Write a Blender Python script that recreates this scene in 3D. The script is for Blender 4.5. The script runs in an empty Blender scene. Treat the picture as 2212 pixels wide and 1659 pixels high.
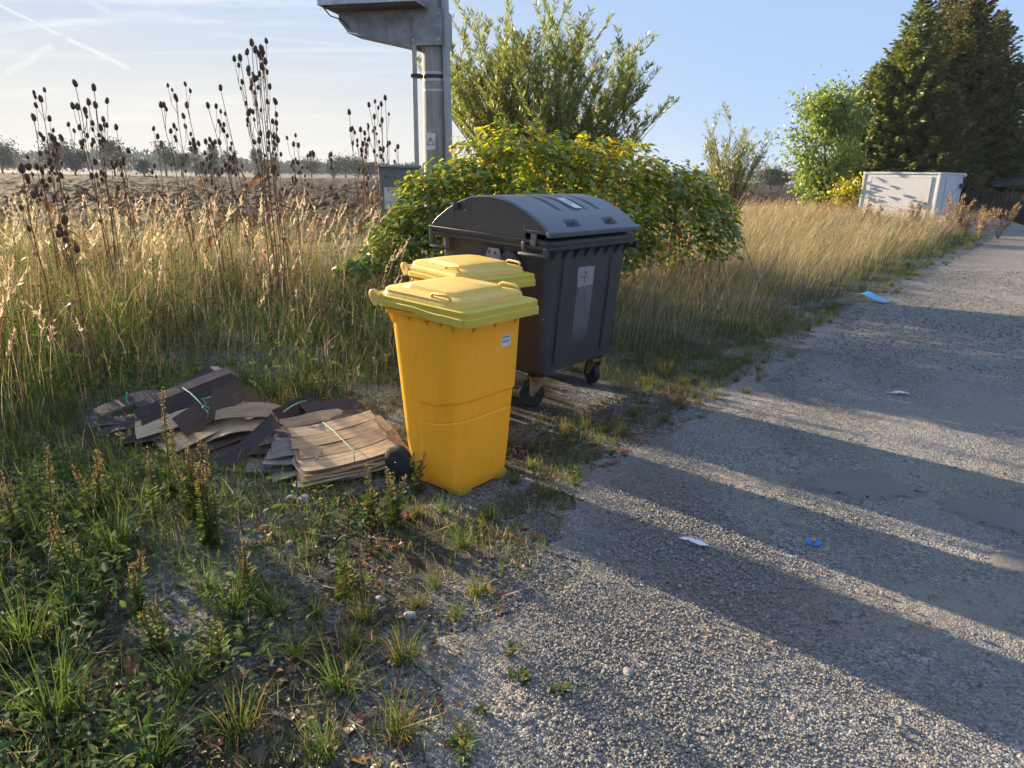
import bpy, bmesh, math, random
import numpy as np
from mathutils import Vector, Matrix, Euler

rng = np.random.default_rng(7)
random.seed(7)
SC = bpy.context.scene
COL = SC.collection
R = math.radians

# ------------------------------------------------------------------ camera
CAM_H, CAM_PITCH, CAM_ROLL, FPX = 1.666, 0.2975, 0.0161, 1471.0
cd = bpy.data.cameras.new('camera')
cd.sensor_width = 36.0
cd.lens = 36.0 * FPX / 2212.0
cd.clip_start, cd.clip_end = 0.05, 6000
cam = bpy.data.objects.new('camera', cd)
cam.matrix_world = (Matrix.Translation((0, 0, CAM_H)) @ Matrix.Rotation(math.pi / 2 - CAM_PITCH, 4, 'X')
                    @ Matrix.Rotation(CAM_ROLL, 4, 'Z'))
COL.objects.link(cam)
SC.camera = cam
cam['kind'] = 'helper'

# ------------------------------------------------------------------ sun, sky, exposure
SUN_AZ, SUN_EL = R(-49.0), R(13.5)          # azimuth from +Y, negative = to the left
sdir = Vector((math.sin(SUN_AZ) * math.cos(SUN_EL), math.cos(SUN_AZ) * math.cos(SUN_EL), math.sin(SUN_EL)))
sl = bpy.data.lights.new('sun', 'SUN')
sl.energy, sl.angle, sl.color = 5.0, R(0.53), (1.0, 0.80, 0.54)
sun = bpy.data.objects.new('sun', sl)
sun.rotation_euler = sdir.to_track_quat('Z', 'Y').to_euler()
COL.objects.link(sun)
sun['kind'] = 'helper'
SC.view_settings.view_transform = 'Standard'
SC.view_settings.look = 'None'
SC.view_settings.exposure = 1.75
SC.view_settings.gamma = 1.0
SC.view_settings.use_curve_mapping = False
SC.cycles.use_denoising = True
SC.cycles.max_bounces = 6
SC.cycles.use_adaptive_sampling = True
SC.cycles.adaptive_threshold = 0.03
SC.cycles.diffuse_bounces = 4
SC.cycles.glossy_bounces = 2
SC.cycles.transmission_bounces = 3
SC.cycles.transparent_max_bounces = 6
SC.cycles.volume_bounces = 0
SC.cycles.sample_clamp_indirect = 6.0
SC.cycles.caustics_reflective = False
SC.cycles.caustics_refractive = False


class N:
    """tiny node-tree helper"""
    def __init__(s, tree):
        s.t = tree
        tree.nodes.clear()

    def __call__(s, typ, ins=None, **kw):
        n = s.t.nodes.new(typ)
        for k, v in kw.items():
            setattr(n, k, v)
        for k, v in (ins or {}).items():
            sock = n.inputs[k]
            if isinstance(v, bpy.types.NodeSocket):
                s.t.links.new(v, sock)
            else:
                sock.default_value = v
        return n

    def math(s, op, a, b=None, c=None, clamp=False):
        n = s('ShaderNodeMath', operation=op, use_clamp=clamp)
        for i, v in enumerate((a, b, c)):
            if v is None:
                continue
            if isinstance(v, bpy.types.NodeSocket):
                s.t.links.new(v, n.inputs[i])
            else:
                n.inputs[i].default_value = v
        return n.outputs[0]

    def vmath(s, op, a, b=None):
        n = s('ShaderNodeVectorMath', operation=op)
        for i, v in enumerate((a, b)):
            if v is None:
                continue
            if isinstance(v, bpy.types.NodeSocket):
                s.t.links.new(v, n.inputs[i])
            else:
                n.inputs[i].default_value = v
        return n.outputs['Value'] if op in ('DOT_PRODUCT', 'LENGTH') else n.outputs[0]

    def mix(s, f, a, b):
        n = s('ShaderNodeMix', data_type='RGBA')
        for i, v in ((0, f), (6, a), (7, b)):
            if isinstance(v, bpy.types.NodeSocket):
                s.t.links.new(v, n.inputs[i])
            else:
                n.inputs[i].default_value = v if i == 0 else (*v[:3], 1)
        return n.outputs[2]

    def ramp(s, f, stops, interp='LINEAR'):
        n = s('ShaderNodeValToRGB', {'Fac': f})
        n.color_ramp.interpolation = interp
        e = n.color_ramp.elements
        while len(e) < len(stops):
            e.new(0.5)
        for el, (p, c) in zip(e, stops):
            el.position = p
            el.color = (*c[:3], 1) if isinstance(c, (tuple, list)) else (c, c, c, 1)
        return n.outputs[0]

    def noise(s, vec, scale, detail=4, rough=0.55, dist=0.0):
        ins = {'Scale': scale, 'Detail': detail, 'Roughness': rough, 'Distortion': dist}
        if vec is not None:
            ins['Vector'] = vec
        return s('ShaderNodeTexNoise', ins).outputs[0]

    def smooth(s, x, a, b):
        return s('ShaderNodeMapRange', {'Value': x, 'From Min': a, 'From Max': b}, interpolation_type='SMOOTHSTEP').outputs[0]


# pixel (of a 2212 x 1659 view) -> ray, used only to read real positions off the photograph
_fw = np.array([0, math.cos(CAM_PITCH), -math.sin(CAM_PITCH)])
_up = np.array([0, math.sin(CAM_PITCH), math.cos(CAM_PITCH)])


def ray(px, py):
    u0, v0 = px - 1106, py - 829.5
    c, s = math.cos(CAM_ROLL), math.sin(CAM_ROLL)
    u, v = c * u0 + s * v0, -s * u0 + c * v0
    return _fw + np.array([1., 0, 0]) * u / FPX - _up * v / FPX


def at(px, py, Y):
    d = ray(px, py)
    return np.array([0, 0, CAM_H]) + d * Y / d[1]


def gz(x, y):
    """height of the verge: rises gently from the road towards the field"""
    d = -0.759 * (x - 0.05) + 0.651 * (y - 4.73)
    up = 0.035 * np.clip(d, 0, 4.5)
    return up * (1 - np.clip((d - 7.5) / 5.0, 0, 1))


def gp(px, py):
    z = 0.0
    for _ in range(8):
        d = ray(px, py)
        p = np.array([0, 0, CAM_H]) + d * (z - CAM_H) / d[2]
        z = float(gz(p[0], p[1]))
    p[2] = z
    return p


# ---- world
W = bpy.data.worlds.new('World')
SC.world = W
W.use_nodes = True
W.cycles.sampling_method = 'MANUAL'
W.cycles.sample_map_resolution = 256
n = N(W.node_tree)
sky = n('ShaderNodeTexSky', sky_type='NISHITA', sun_disc=False, sun_elevation=SUN_EL, sun_rotation=SUN_AZ,
        air_density=1.0, dust_density=0.0, ozone_density=3.5, altitude=400)
geo = n('ShaderNodeTexCoord').outputs['Generated']
dirv = n.vmath('NORMALIZE', geo)
sep = n('ShaderNodeSeparateXYZ', {0: dirv})
zz = n.math('ADD', sep.outputs[2], 0.12)
pl = n('ShaderNodeCombineXYZ', {0: n.math('DIVIDE', sep.outputs[0], zz), 1: n.math('DIVIDE', sep.outputs[1], zz)}).outputs[0]
rot = n('ShaderNodeMapping', {'Vector': pl, 'Rotation': (0, 0, R(14)), 'Scale': (0.32, 1.7, 1)}).outputs[0]
c1 = n.smooth(n.noise(rot, 1.5, 5, 0.62, 0.6), 0.44, 0.70)
c2 = n.smooth(n.noise(pl, 0.5, 1, 0.5), 0.40, 0.62)
bank = n.smooth(n.vmath('DOT_PRODUCT', dirv, (math.sin(R(-42)) * 0.98, math.cos(R(-42)) * 0.98, 0.2)), 0.74, 0.97)
cl = n.math('MULTIPLY', n.math('MULTIPLY', n.math('ADD', n.math('MULTIPLY', c1, 0.75), n.math('MULTIPLY', c2, 0.25)), bank), 0.62)
cl = n.math('MULTIPLY', cl, n.smooth(sep.outputs[2], 0.0, 0.12))


wobn = n.math('SUBTRACT', n.noise(dirv, 60, 2, 0.7), 0.5)


def trail(a, b, w, k):
    r1, r2 = Vector(ray(*a)).normalized(), Vector(ray(*b)).normalized()
    nn = r1.cross(r2).normalized()
    mid = (r1 + r2).normalized()
    tang = nn.cross(mid)
    h = abs(r1.dot(tang))
    wob = n.math('MULTIPLY', wobn, w * 1.4)
    dist = n.math('ABSOLUTE', n.math('ADD', n.vmath('DOT_PRODUCT', dirv, tuple(nn)), wob))
    m = n.math('SUBTRACT', 1.0, n.smooth(dist, w * 0.15, w))
    al = n.math('ABSOLUTE', n.vmath('DOT_PRODUCT', dirv, tuple(tang)))
    m = n.math('MULTIPLY', m, n.math('SUBTRACT', 1.0, n.smooth(al, h * 0.85, h)))
    m = n.math('MULTIPLY', m, n.smooth(n.vmath('DOT_PRODUCT', dirv, tuple(mid)), 0.5, 0.6))
    return n.math('MULTIPLY', m, k * .62)


tr = trail((-40, -8), (140, 80), 0.0022, 0.75)
for a in (((140, 80), (285, 152), 0.0040, 0.7), ((10, 162), (118, 96), 0.0055, 0.5), ((430, 72), (890, 109), 0.0035, 0.22),
          ((180, -10), (240, 30), 0.006, 0.35), ((-60, 108), (260, 130), 0.006, 0.3)):
    tr = n.math('MAXIMUM', tr, trail(*a))
cl = n.math('MAXIMUM', cl, tr)
# flat blue added over the whole sky to lift shade; thin warm cloud sunward
skyc = n.mix(0.88, sky.outputs[0], (1.45, 1.98, 3.0))
veil = n.math('MULTIPLY', n.smooth(n.vmath('DOT_PRODUCT', dirv, (math.sin(R(-46)), math.cos(R(-46)), 0.05)), 0.40, 0.96), 0.80)
veil = n.math('MULTIPLY', veil, n.smooth(sep.outputs[2], 0.45, 0.02))
skyc = n.mix(veil, skyc, (2.3, 2.42, 2.5))
skyc = n.mix(n.math('MULTIPLY', veil, n.smooth(sep.outputs[2], .22, .0)), skyc, (3.3, 3.05, 2.62))
skyc = n.mix(cl, skyc, (3.9, 3.8, 3.6))
bg = n('ShaderNodeBackground', {'Color': skyc, 'Strength': 0.090})
n('ShaderNodeOutputWorld', {'Surface': bg.outputs[0]})


# ------------------------------------------------------------------ materials
def mat(name):
    m = bpy.data.materials.new(name)
    m.use_nodes = True
    return m, N(m.node_tree)


def out(n, sh, disp=None):
    o = n('ShaderNodeOutputMaterial', {'Surface': sh})
    return o


def plastic(name, base, var, dirt=(0.2, 0.17, 0.1), dirt_amt=0.25, rough=0.45, scale=6, bump=0.08, extra=None, spec=0.5, trans=0.0):
    m, n = mat(name)
    tc = n('ShaderNodeTexCoord').outputs['Object']
    a = n.noise(tc, scale, 5, 0.6)
    b = n.noise(n('ShaderNodeMapping', {'Vector': tc, 'Scale': (14, 14, 1.6)}).outputs[0], 3, 4, 0.6)
    c = n.mix(n.smooth(a, 0.35, 0.7), base, var)
    dm = n.math('MULTIPLY', n.smooth(b, 0.5, 0.8), dirt_amt)
    c = n.mix(dm, c, dirt)
    sp = n.smooth(n.noise(tc, 90, 2, 0.5), 0.68, 0.78)
    c = n.mix(n.math('MULTIPLY', sp, dirt_amt), c, dirt)
    if extra:
        c = extra(n, tc, c)
    bm = n('ShaderNodeBump', {'Strength': bump, 'Distance': 0.01, 'Height': n.noise(tc, 260, 3, 0.6)}).outputs[0]
    p = n('ShaderNodeBsdfPrincipled', {'Base Color': c, 'Roughness': n.math('ADD', rough - 0.08, n.math('MULTIPLY', a, 0.22)),
                                       'Specular IOR Level': spec, 'Normal': bm})
    sh = p.outputs[0]
    if trans:
        sh = n('ShaderNodeMixShader', {0: trans, 1: sh, 2: n('ShaderNodeBsdfTranslucent', {'Color': n.mix(.6, c, (1.0, .74, .10))}).outputs[0]}).outputs[0]
    out(n, sh)
    return m


def simple(name, col, rough=0.6, metal=0.0, var=0.25, scale=8, bump=0.1, stretch=(1, 1, 1), bscale=120):
    m, n = mat(name)
    tc = n('ShaderNodeTexCoord').outputs['Object']
    mp = n('ShaderNodeMapping', {'Vector': tc, 'Scale': stretch}).outputs[0]
    a = n.noise(mp, scale, 6, 0.65)
    c = n.mix(n.smooth(a, 0.3, 0.7), tuple(v * (1 - var) for v in col), tuple(min(1, v * (1 + var)) for v in col))
    bm = n('ShaderNodeBump', {'Strength': bump, 'Distance': 0.01, 'Height': n.noise(mp, bscale, 3, 0.6)}).outputs[0]
    p = n('ShaderNodeBsdfPrincipled', {'Base Color': c, 'Roughness': rough, 'Metallic': metal, 'Normal': bm})
    out(n, p.outputs[0])
    return m


def foliage(name, trans=0.45, gloss=0.06, rough=0.45, inst_var=False):
    m, n = mat(name)
    c = n('ShaderNodeAttribute', attribute_name='Col').outputs[0]
    if inst_var:
        c = n('ShaderNodeHueSaturation', {'Color': c, 'Value': n.math('ADD', 0.7, n.math('MULTIPLY', n('ShaderNodeObjectInfo').outputs['Random'], 0.6))}).outputs[0]
    d = n('ShaderNodeBsdfDiffuse', {'Color': c}).outputs[0]
    t = n('ShaderNodeBsdfTranslucent', {'Color': n('ShaderNodeHueSaturation', {'Color': c, 'Saturation': 1.12, 'Value': 1.35}).outputs[0]}).outputs[0]
    g = n('ShaderNodeBsdfGlossy', {'Color': (1, 1, 1, 1), 'Roughness': rough}).outputs[0]
    s = n('ShaderNodeMixShader', {0: trans, 1: d, 2: t}).outputs[0]
    s = n('ShaderNodeMixShader', {0: gloss, 1: s, 2: g}).outputs[0]
    out(n, s)
    return m


def yellow_extra(n, tc, c):
    z = n('ShaderNodeSeparateXYZ', {0: tc}).outputs[2]
    st = n.noise(n('ShaderNodeMapping', {'Vector': tc, 'Scale': (9, 9, 1.2)}).outputs[0], 4, 5, 0.65)
    alg = n.math('MULTIPLY', n.math('MULTIPLY', n.smooth(st, 0.5, 0.75), n.smooth(z, 0.55, 0.02)), 0.30)
    c = n.mix(alg, c, (0.40, 0.36, 0.03))
    scr = n.noise(n('ShaderNodeMapping', {'Vector': tc, 'Rotation': (.3, .7, .2), 'Scale': (6, 6, 90)}).outputs[0], 3, 3, .6)
    c = n.mix(n.math('MULTIPLY', n.smooth(scr, .66, .72), .30), c, (.95, .70, .25))
    splash = n.math('MULTIPLY', n.smooth(z, 0.10, 0.0), n.math('ADD', 0.12, n.math('MULTIPLY', n.noise(tc, 40, 3, 0.6), 0.45)))
    c = n.mix(splash, c, (0.20, 0.17, 0.08))
    for (p, w) in (((0.16, 0.09, 0.79), 0.004), ((0.19, 0.09, 0.55), 0.003)):
        d = n.vmath('LENGTH', n.vmath('SUBTRACT', tc, p))
        c = n.mix(n.smooth(d, w * 1.3, w * 0.7), c, (0.1, 0.05, 0.02))
    return c


M = {}
M['yellow'] = plastic('yellow_plastic', (0.90, 0.51, 0.030), (0.92, 0.54, 0.042), (0.42, 0.27, 0.04), 0.30, 0.42, 3, 0.06, yellow_extra, trans=0.30)
M['lid'] = plastic('faded_yellow_plastic', (0.80, 0.52, 0.10), (0.84, 0.57, 0.15), (0.42, 0.34, 0.06), 0.42, 0.5, 7, 0.1)
M['skirt'] = plastic('greenish_yellow_plastic', (0.62, 0.46, 0.05), (0.68, 0.50, 0.065), (0.36, 0.33, 0.04), 0.4, 0.5, 6, 0.1)
M['rubber'] = simple('black_rubber', (0.022, 0.022, 0.024), 0.65, 0, 0.3, 20, 0.3)
M['hub'] = simple('dark_hub_plastic', (0.03, 0.03, 0.033), 0.5)


def dark_extra(n, tc, c):
    s = n('ShaderNodeSeparateXYZ', {0: tc})
    x, y, z = s.outputs
    st = n.noise(n('ShaderNodeMapping', {'Vector': tc, 'Scale': (26, 26, 2.0)}).outputs[0], 2.2, 6, 0.7)
    # worn glue residue below the torn label, vertical grime runs on the front
    box = n.math('MULTIPLY', n.math('MULTIPLY', n.smooth(x, 0.44, 0.455), n.smooth(x, 0.655, 0.635)),
                 n.math('MULTIPLY', n.smooth(z, 0.42, 0.62), n.smooth(z, 0.90, 0.885)))
    box = n.math('MULTIPLY', box, n.smooth(y, 0.2, 0.15))
    c = n.mix(n.math('MULTIPLY', box, n.math('ADD', 0.22, n.math('MULTIPLY', n.smooth(st, 0.35, 0.65), 0.40))), c, (0.28, 0.27, 0.29))
    runs = n.math('MULTIPLY', n.smooth(st, 0.52, 0.75), n.smooth(z, 1.15, 0.3))
    c = n.mix(n.math('MULTIPLY', runs, 0.55), c, (0.13, 0.115, 0.10))
    sc = n.noise(n('ShaderNodeMapping', {'Vector': tc, 'Rotation': (0, 0.5, 0), 'Scale': (4, 4, 70)}).outputs[0], 3, 3, 0.6)
    c = n.mix(n.math('MULTIPLY', n.smooth(sc, 0.68, 0.74), 0.35), c, (0.2, 0.19, 0.19))
    return c


M['dark'] = plastic('anthracite_plastic', (0.048, 0.047, 0.050), (0.062, 0.060, 0.063), (0.13, 0.115, 0.10), 0.25, 0.42, 5, 0.08, dark_extra)
M['skylit_lid'] = plastic('anthracite_plastic_skylit', (0.085, 0.098, 0.122), (0.115, 0.130, 0.155), (0.16, 0.15, 0.14), 0.22, 0.31, 5, 0.06, None, .75)  # body plastic with the sky's blue reflection put into the base colour
M['steel'] = simple('galvanised_steel', (0.44, 0.45, 0.46), 0.48, 0.75, 0.22, 9, 0.05)
M['galv'] = simple('weathered_zinc', (0.30, 0.30, 0.31), 0.55, 0.35, 0.25, 7, 0.06)
M['rust'] = simple('rusty_steel', (0.30, 0.20, 0.095), 0.65, 0.4, 0.45, 14, 0.2)
M['concrete'] = simple('pole_concrete', (0.33, 0.31, 0.28), 0.85, 0, 0.2, 3, 0.35, (6, 6, 0.8), 60)
M['conduit'] = simple('grey_conduit', (0.36, 0.37, 0.39), 0.5, 0, 0.1)
M['paintpipe'] = simple('painted_pipe', (0.42, 0.40, 0.37), 0.55, 0, 0.12)
M['paper'] = simple('label_paper', (0.72, 0.70, 0.70), 0.6, 0, 0.06)
M['oldpaper'] = simple('weathered_label', (0.30, 0.295, 0.315), 0.6, 0, 0.12, 30)
M['ink'] = simple('black_ink', (0.02, 0.02, 0.025), 0.6, 0, 0.0)
M['blueink'] = simple('blue_ink', (0.03, 0.05, 0.18), 0.6, 0, 0.0)
M['cabinet'] = simple('cabinet_grey_green', (0.16, 0.18, 0.17), 0.5, 0, 0.1)
M['black'] = simple('dark_fitting', (0.03, 0.03, 0.03), 0.5)
M['twine'] = simple('green_twine', (0.06, 0.36, 0.27), 0.6, 0, 0.15)
M['white'] = simple('white_panel', (0.56, 0.57, 0.58), 0.5, 0, 0.06, 3, 0.05, (1, 1, 4))
M['whitetrim'] = simple('white_trim', (0.56, 0.57, 0.585), 0.5, 0, 0.08)
M['wood_dark'] = simple('dark_weathered_wood', (0.045, 0.032, 0.026), 0.8, 0, 0.35, 5, 0.3, (8, 8, 1))
M['wood_brown'] = simple('brown_stained_wood', (0.16, 0.07, 0.03), 0.7, 0, 0.35, 5, 0.2, (1, 1, 8))
M['roofing'] = simple('grey_roof_sheet', (0.085, 0.075, 0.085), 0.7, 0, 0.3, 10, 0.3)
M['bark'] = simple('bark', (0.09, 0.065, 0.045), 0.9, 0, 0.35, 14, 0.5, (3, 3, 0.6))
M['twig'] = simple('twig_bark', (0.15, 0.105, 0.055), 0.8, 0, 0.3, 6)
M['reedstem'] = simple('reddish_cane', (0.20, 0.10, 0.05), 0.7, 0, 0.35, 6)
M['teasel'] = simple('dry_teasel', (0.095, 0.052, 0.030), 0.85, 0, 0.35, 30)
M['teaselstem'] = simple('dry_stem', (0.16, 0.09, 0.05), 0.85, 0, 0.3, 30)
M['cellulose'] = simple('white_tissue', (0.80, 0.80, 0.84), 0.8, 0, 0.04)
M['blueplastic'] = simple('blue_plastic', (0.04, 0.22, 0.75), 0.35, 0, 0.05)
M['amber'] = simple('amber_rubber', (0.50, 0.25, 0.05), 0.35, 0, 0.05)
M['stonewhite'] = simple('pale_stone', (0.30, 0.285, 0.265), 0.8, 0, 0.2, 12, 0.3)
M['fol'] = foliage('leaf_tissue', .52)
M['fol2'] = foliage('leaf_single', .52, inst_var=True)
M['grass'] = foliage('grass_blade', 0.38, 0.015, .6)
M['dry'] = foliage('dry_grass_blade', 0.34, 0.02, .6)
M['needle'] = foliage('conifer_needles', 0.32, 0.03)
M['litter'] = foliage('dead_leaf', 0.2, 0.04)


# ------------------------------------------------------------------ mesh helpers
def np_mesh(name, V, Fs, C=None, smooth=False):
    me = bpy.data.meshes.new(name)
    V = np.asarray(V, dtype=np.float32).reshape(-1, 3)
    me.vertices.add(len(V))
    me.vertices.foreach_set('co', V.ravel())
    Fs = [np.asarray(F, dtype=np.int32) for F in Fs if len(F)]
    loops = np.concatenate([F.ravel() for F in Fs])
    tot = np.concatenate([np.full(len(F), F.shape[1], np.int32) for F in Fs])
    start = np.concatenate([[0], np.cumsum(tot)[:-1]]).astype(np.int32)
    me.loops.add(len(loops))
    me.loops.foreach_set('vertex_index', loops)
    me.polygons.add(len(tot))
    me.polygons.foreach_set('loop_start', start)
    if smooth:
        me.polygons.foreach_set('use_smooth', np.ones(len(tot), bool))
    me.update(calc_edges=True)
    me.validate()
    if C is not None:
        a = me.color_attributes.new('Col', 'FLOAT_COLOR', 'POINT')
        C = np.asarray(C, np.float32)
        a.data.foreach_set('color', np.hstack([C, np.ones((len(C), 1), np.float32)]).ravel())
    return me


class Acc:
    def __init__(s):
        s.V, s.Q, s.T, s.C, s.n = [], [], [], [], 0

    def add(s, V, Q=None, T=None, C=None):
        V = np.asarray(V, float).reshape(-1, 3)
        if Q is not None and len(Q):
            s.Q.append(np.asarray(Q) + s.n)
        if T is not None and len(T):
            s.T.append(np.asarray(T) + s.n)
        s.V.append(V)
        s.C.append(np.broadcast_to(np.asarray(C if C is not None else (.5, .5, .5), float), V.shape))
        s.n += len(V)

    def mesh(s, name, smooth=False):
        Fs = []
        if s.Q:
            Fs.append(np.concatenate(s.Q))
        if s.T:
            Fs.append(np.concatenate(s.T))
        return np_mesh(name, np.concatenate(s.V), Fs, np.concatenate(s.C), smooth)

    def tris(s):
        return sum(len(q) * 2 for q in s.Q) + sum(len(t) for t in s.T)


def obj(name, me, m=None, parent=None, loc=None, rot=None):
    o = bpy.data.objects.new(name, me)
    COL.objects.link(o)
    if m is not None and me is not None:
        for mm in (m if isinstance(m, (list, tuple)) else [m]):
            if mm.name not in [x.name for x in me.materials if x]:
                me.materials.append(mm)
    if parent is not None:
        o.parent = parent
    if loc is not None:
        o.location = loc
    if rot is not None:
        o.rotation_euler = rot
    return o


def tag(o, label=None, cat=None, group=None, kind=None):
    if label:
        o['label'] = label
    if cat:
        o['category'] = cat
    if group:
        o['group'] = group
    if kind:
        o['kind'] = kind
    return o


def thing(name, label, cat, loc=(0, 0, 0), rotz=0, group=None):
    o = bpy.data.objects.new(name, None)
    COL.objects.link(o)
    o.empty_display_size = 0.1
    o.location = loc
    o.rotation_euler = (0, 0, rotz)
    return tag(o, label, cat, group)


def copy_tree(o, parent=None):
    c = o.copy()
    COL.objects.link(c)
    c.parent = parent
    for ch in list(o.children):
        copy_tree(ch, c)
    return c


class MB:
    """plain mesh builder (lists)"""
    def __init__(s):
        s.v, s.f = [], []

    def box(s, a, b):
        (x0, y0, z0), (x1, y1, z1) = a, b
        k = len(s.v)
        s.v += [(x0, y0, z0), (x1, y0, z0), (x1, y1, z0), (x0, y1, z0), (x0, y0, z1), (x1, y0, z1), (x1, y1, z1), (x0, y1, z1)]
        s.f += [tuple(k + i for i in q) for q in ((0, 3, 2, 1), (4, 5, 6, 7), (0, 1, 5, 4), (1, 2, 6, 5), (2, 3, 7, 6), (3, 0, 4, 7))]
        return s

    def prism(s, poly, axis, a, b):
        """poly in the two other axes, extruded along axis 0/1/2 from a to b"""
        k, m_ = len(s.v), len(poly)
        for t in (a, b):
            for p in poly:
                q = list(p)
                q.insert(axis, t)
                s.v.append(tuple(q))
        s.f += [tuple(range(k, k + m_)), tuple(range(k + 2 * m_ - 1, k + m_ - 1, -1))]
        for i in range(m_):
            j = (i + 1) % m_
            s.f.append((k + i, k + m_ + i, k + m_ + j, k + j))
        return s

    def tube(s, pts, rad, n_=8, cap=True, flat=1.0):
        pts = [Vector(p) for p in pts]
        rad = rad if isinstance(rad, (list, tuple)) else [rad] * len(pts)
        k = len(s.v)
        ref = Vector((0, 0, 1))
        for i, p in enumerate(pts):
            d = (pts[min(i + 1, len(pts) - 1)] - pts[max(i - 1, 0)]).normalized()
            if abs(d.dot(ref)) > 0.95:
                r_ = Vector((1, 0, 0))
            else:
                r_ = ref
            a = d.cross(r_).normalized()
            b = a.cross(d).normalized()
            for j in range(n_):
                t = 2 * math.pi * j / n_
                s.v.append(tuple(p + a * math.cos(t) * rad[i] + b * math.sin(t) * rad[i] * flat))
        for i in range(len(pts) - 1):
            for j in range(n_):
                j2 = (j + 1) % n_
                s.f.append((k + i * n_ + j, k + i * n_ + j2, k + (i + 1) * n_ + j2, k + (i + 1) * n_ + j))
        if cap:
            s.f.append(tuple(k + j for j in reversed(range(n_))))
            e = k + (len(pts) - 1) * n_
            s.f.append(tuple(e + j for j in range(n_)))
        return s

    def lathe(s, prof, c, axis, n_=24):
        """prof: list of (radius, along)"""
        k = len(s.v)
        c = Vector(c)
        for (r_, h) in prof:
            for j in range(n_):
                t = 2 * math.pi * j / n_
                p = [r_ * math.cos(t), r_ * math.sin(t)]
                p.insert(axis, h)
                s.v.append(tuple(c + Vector(p)))
        for i in range(len(prof) - 1):
            for j in range(n_):
                j2 = (j + 1) % n_
                s.f.append((k + i * n_ + j, k + i * n_ + j2, k + (i + 1) * n_ + j2, k + (i + 1) * n_ + j))
        s.f.append(tuple(k + j for j in reversed(range(n_))))
        e = k + (len(prof) - 1) * n_
        s.f.append(tuple(e + j for j in range(n_)))
        return s

    def loft(s, rings, cap0=True, cap1=True):
        k, m_ = len(s.v), len(rings[0])
        for r_ in rings:
            s.v += [tuple(p) for p in r_]
        for i in range(len(rings) - 1):
            for j in range(m_):
                j2 = (j + 1) % m_
                s.f.append((k + i * m_ + j, k + i * m_ + j2, k + (i + 1) * m_ + j2, k + (i + 1) * m_ + j))
        if cap0:
            s.f.append(tuple(k + j for j in reversed(range(m_))))
        if cap1:
            e = k + (len(rings) - 1) * m_
            s.f.append(tuple(e + j for j in range(m_)))
        return s

    def build(s, name, m, parent=None, smooth=True, bevel=0.0, loc=None, rot=None, angle=35):
        me = bpy.data.meshes.new(name)
        me.from_pydata(s.v, [], s.f)
        bm = bmesh.new()
        bm.from_mesh(me)
        bmesh.ops.recalc_face_normals(bm, faces=bm.faces)
        bm.to_mesh(me)
        bm.free()
        o = obj(name, me, m, parent, loc, rot)
        if bevel:
            b = o.modifiers.new('bevel', 'BEVEL')
            b.width, b.segments, b.limit_method, b.angle_limit = bevel, 2, 'ANGLE', R(30)
        if smooth:
            me.polygons.foreach_set('use_smooth', [True] * len(me.polygons))
            me.set_sharp_from_angle(angle=R(angle))
        return o


def text(body, size, m, parent, mw, name='lettering'):
    c = bpy.data.curves.new(name, 'FONT')
    c.body, c.size, c.align_x, c.align_y, c.extrude = body, size, 'CENTER', 'CENTER', 0.0004
    c.resolution_u = 2
    tmp = bpy.data.objects.new('tmp', c)
    COL.objects.link(tmp)
    bpy.context.view_layer.update()
    me = bpy.data.meshes.new_from_object(tmp.evaluated_get(bpy.context.evaluated_depsgraph_get()))
    bpy.data.objects.remove(tmp)
    me.materials.clear()
    o = obj(name, me, m, parent)
    o.matrix_local = mw
    return o


def rrect(x0, x1, y0, y1, r, z, n_=8, k=0):
    """rounded rectangle ring, counter-clockwise, 4*(n_+1+k) points; z may be a function of (x, y)"""
    P = []
    for (cx, cy, a0) in ((x1 - r, y0 + r, -90), (x1 - r, y1 - r, 0), (x0 + r, y1 - r, 90), (x0 + r, y0 + r, 180)):
        for i in range(n_ + 1):
            t = R(a0 + 90.0 * i / n_)
            P.append((cx + r * math.cos(t), cy + r * math.sin(t)))
    if k:
        Q = []
        st = n_ + 1
        for c in range(4):
            Q += P[c * st:(c + 1) * st]
            a, b = P[(c + 1) * st - 1], P[((c + 1) * st) % len(P)]
            for i in range(1, k + 1):
                t = i / (k + 1)
                Q.append((a[0] * (1 - t) + b[0] * t, a[1] * (1 - t) + b[1] * t))
        P = Q
    return [(x, y, z(x, y) if callable(z) else z) for x, y in P]


# vectorised vegetation pieces
def unit(v):
    return v / np.maximum(np.linalg.norm(v, axis=-1, keepdims=True), 1e-9)


def hsv_var(base, n_, dv=0.25, dh=0.06):
    base = np.asarray(base, float)
    c = np.broadcast_to(base, (n_, 3)).copy()
    c *= (1 + rng.uniform(-dv, dv, (n_, 1)))
    c *= (1 + rng.uniform(-dh, dh, (n_, 3)))
    return c


def pick(cols, wts, n_):
    cols = np.asarray(cols, float)
    i = rng.choice(len(cols), n_, p=np.asarray(wts, float) / sum(wts))
    return cols[i] * (1 + rng.uniform(-.22, .22, (n_, 1))) * (1 + rng.uniform(-.05, .05, (n_, 3)))


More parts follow.
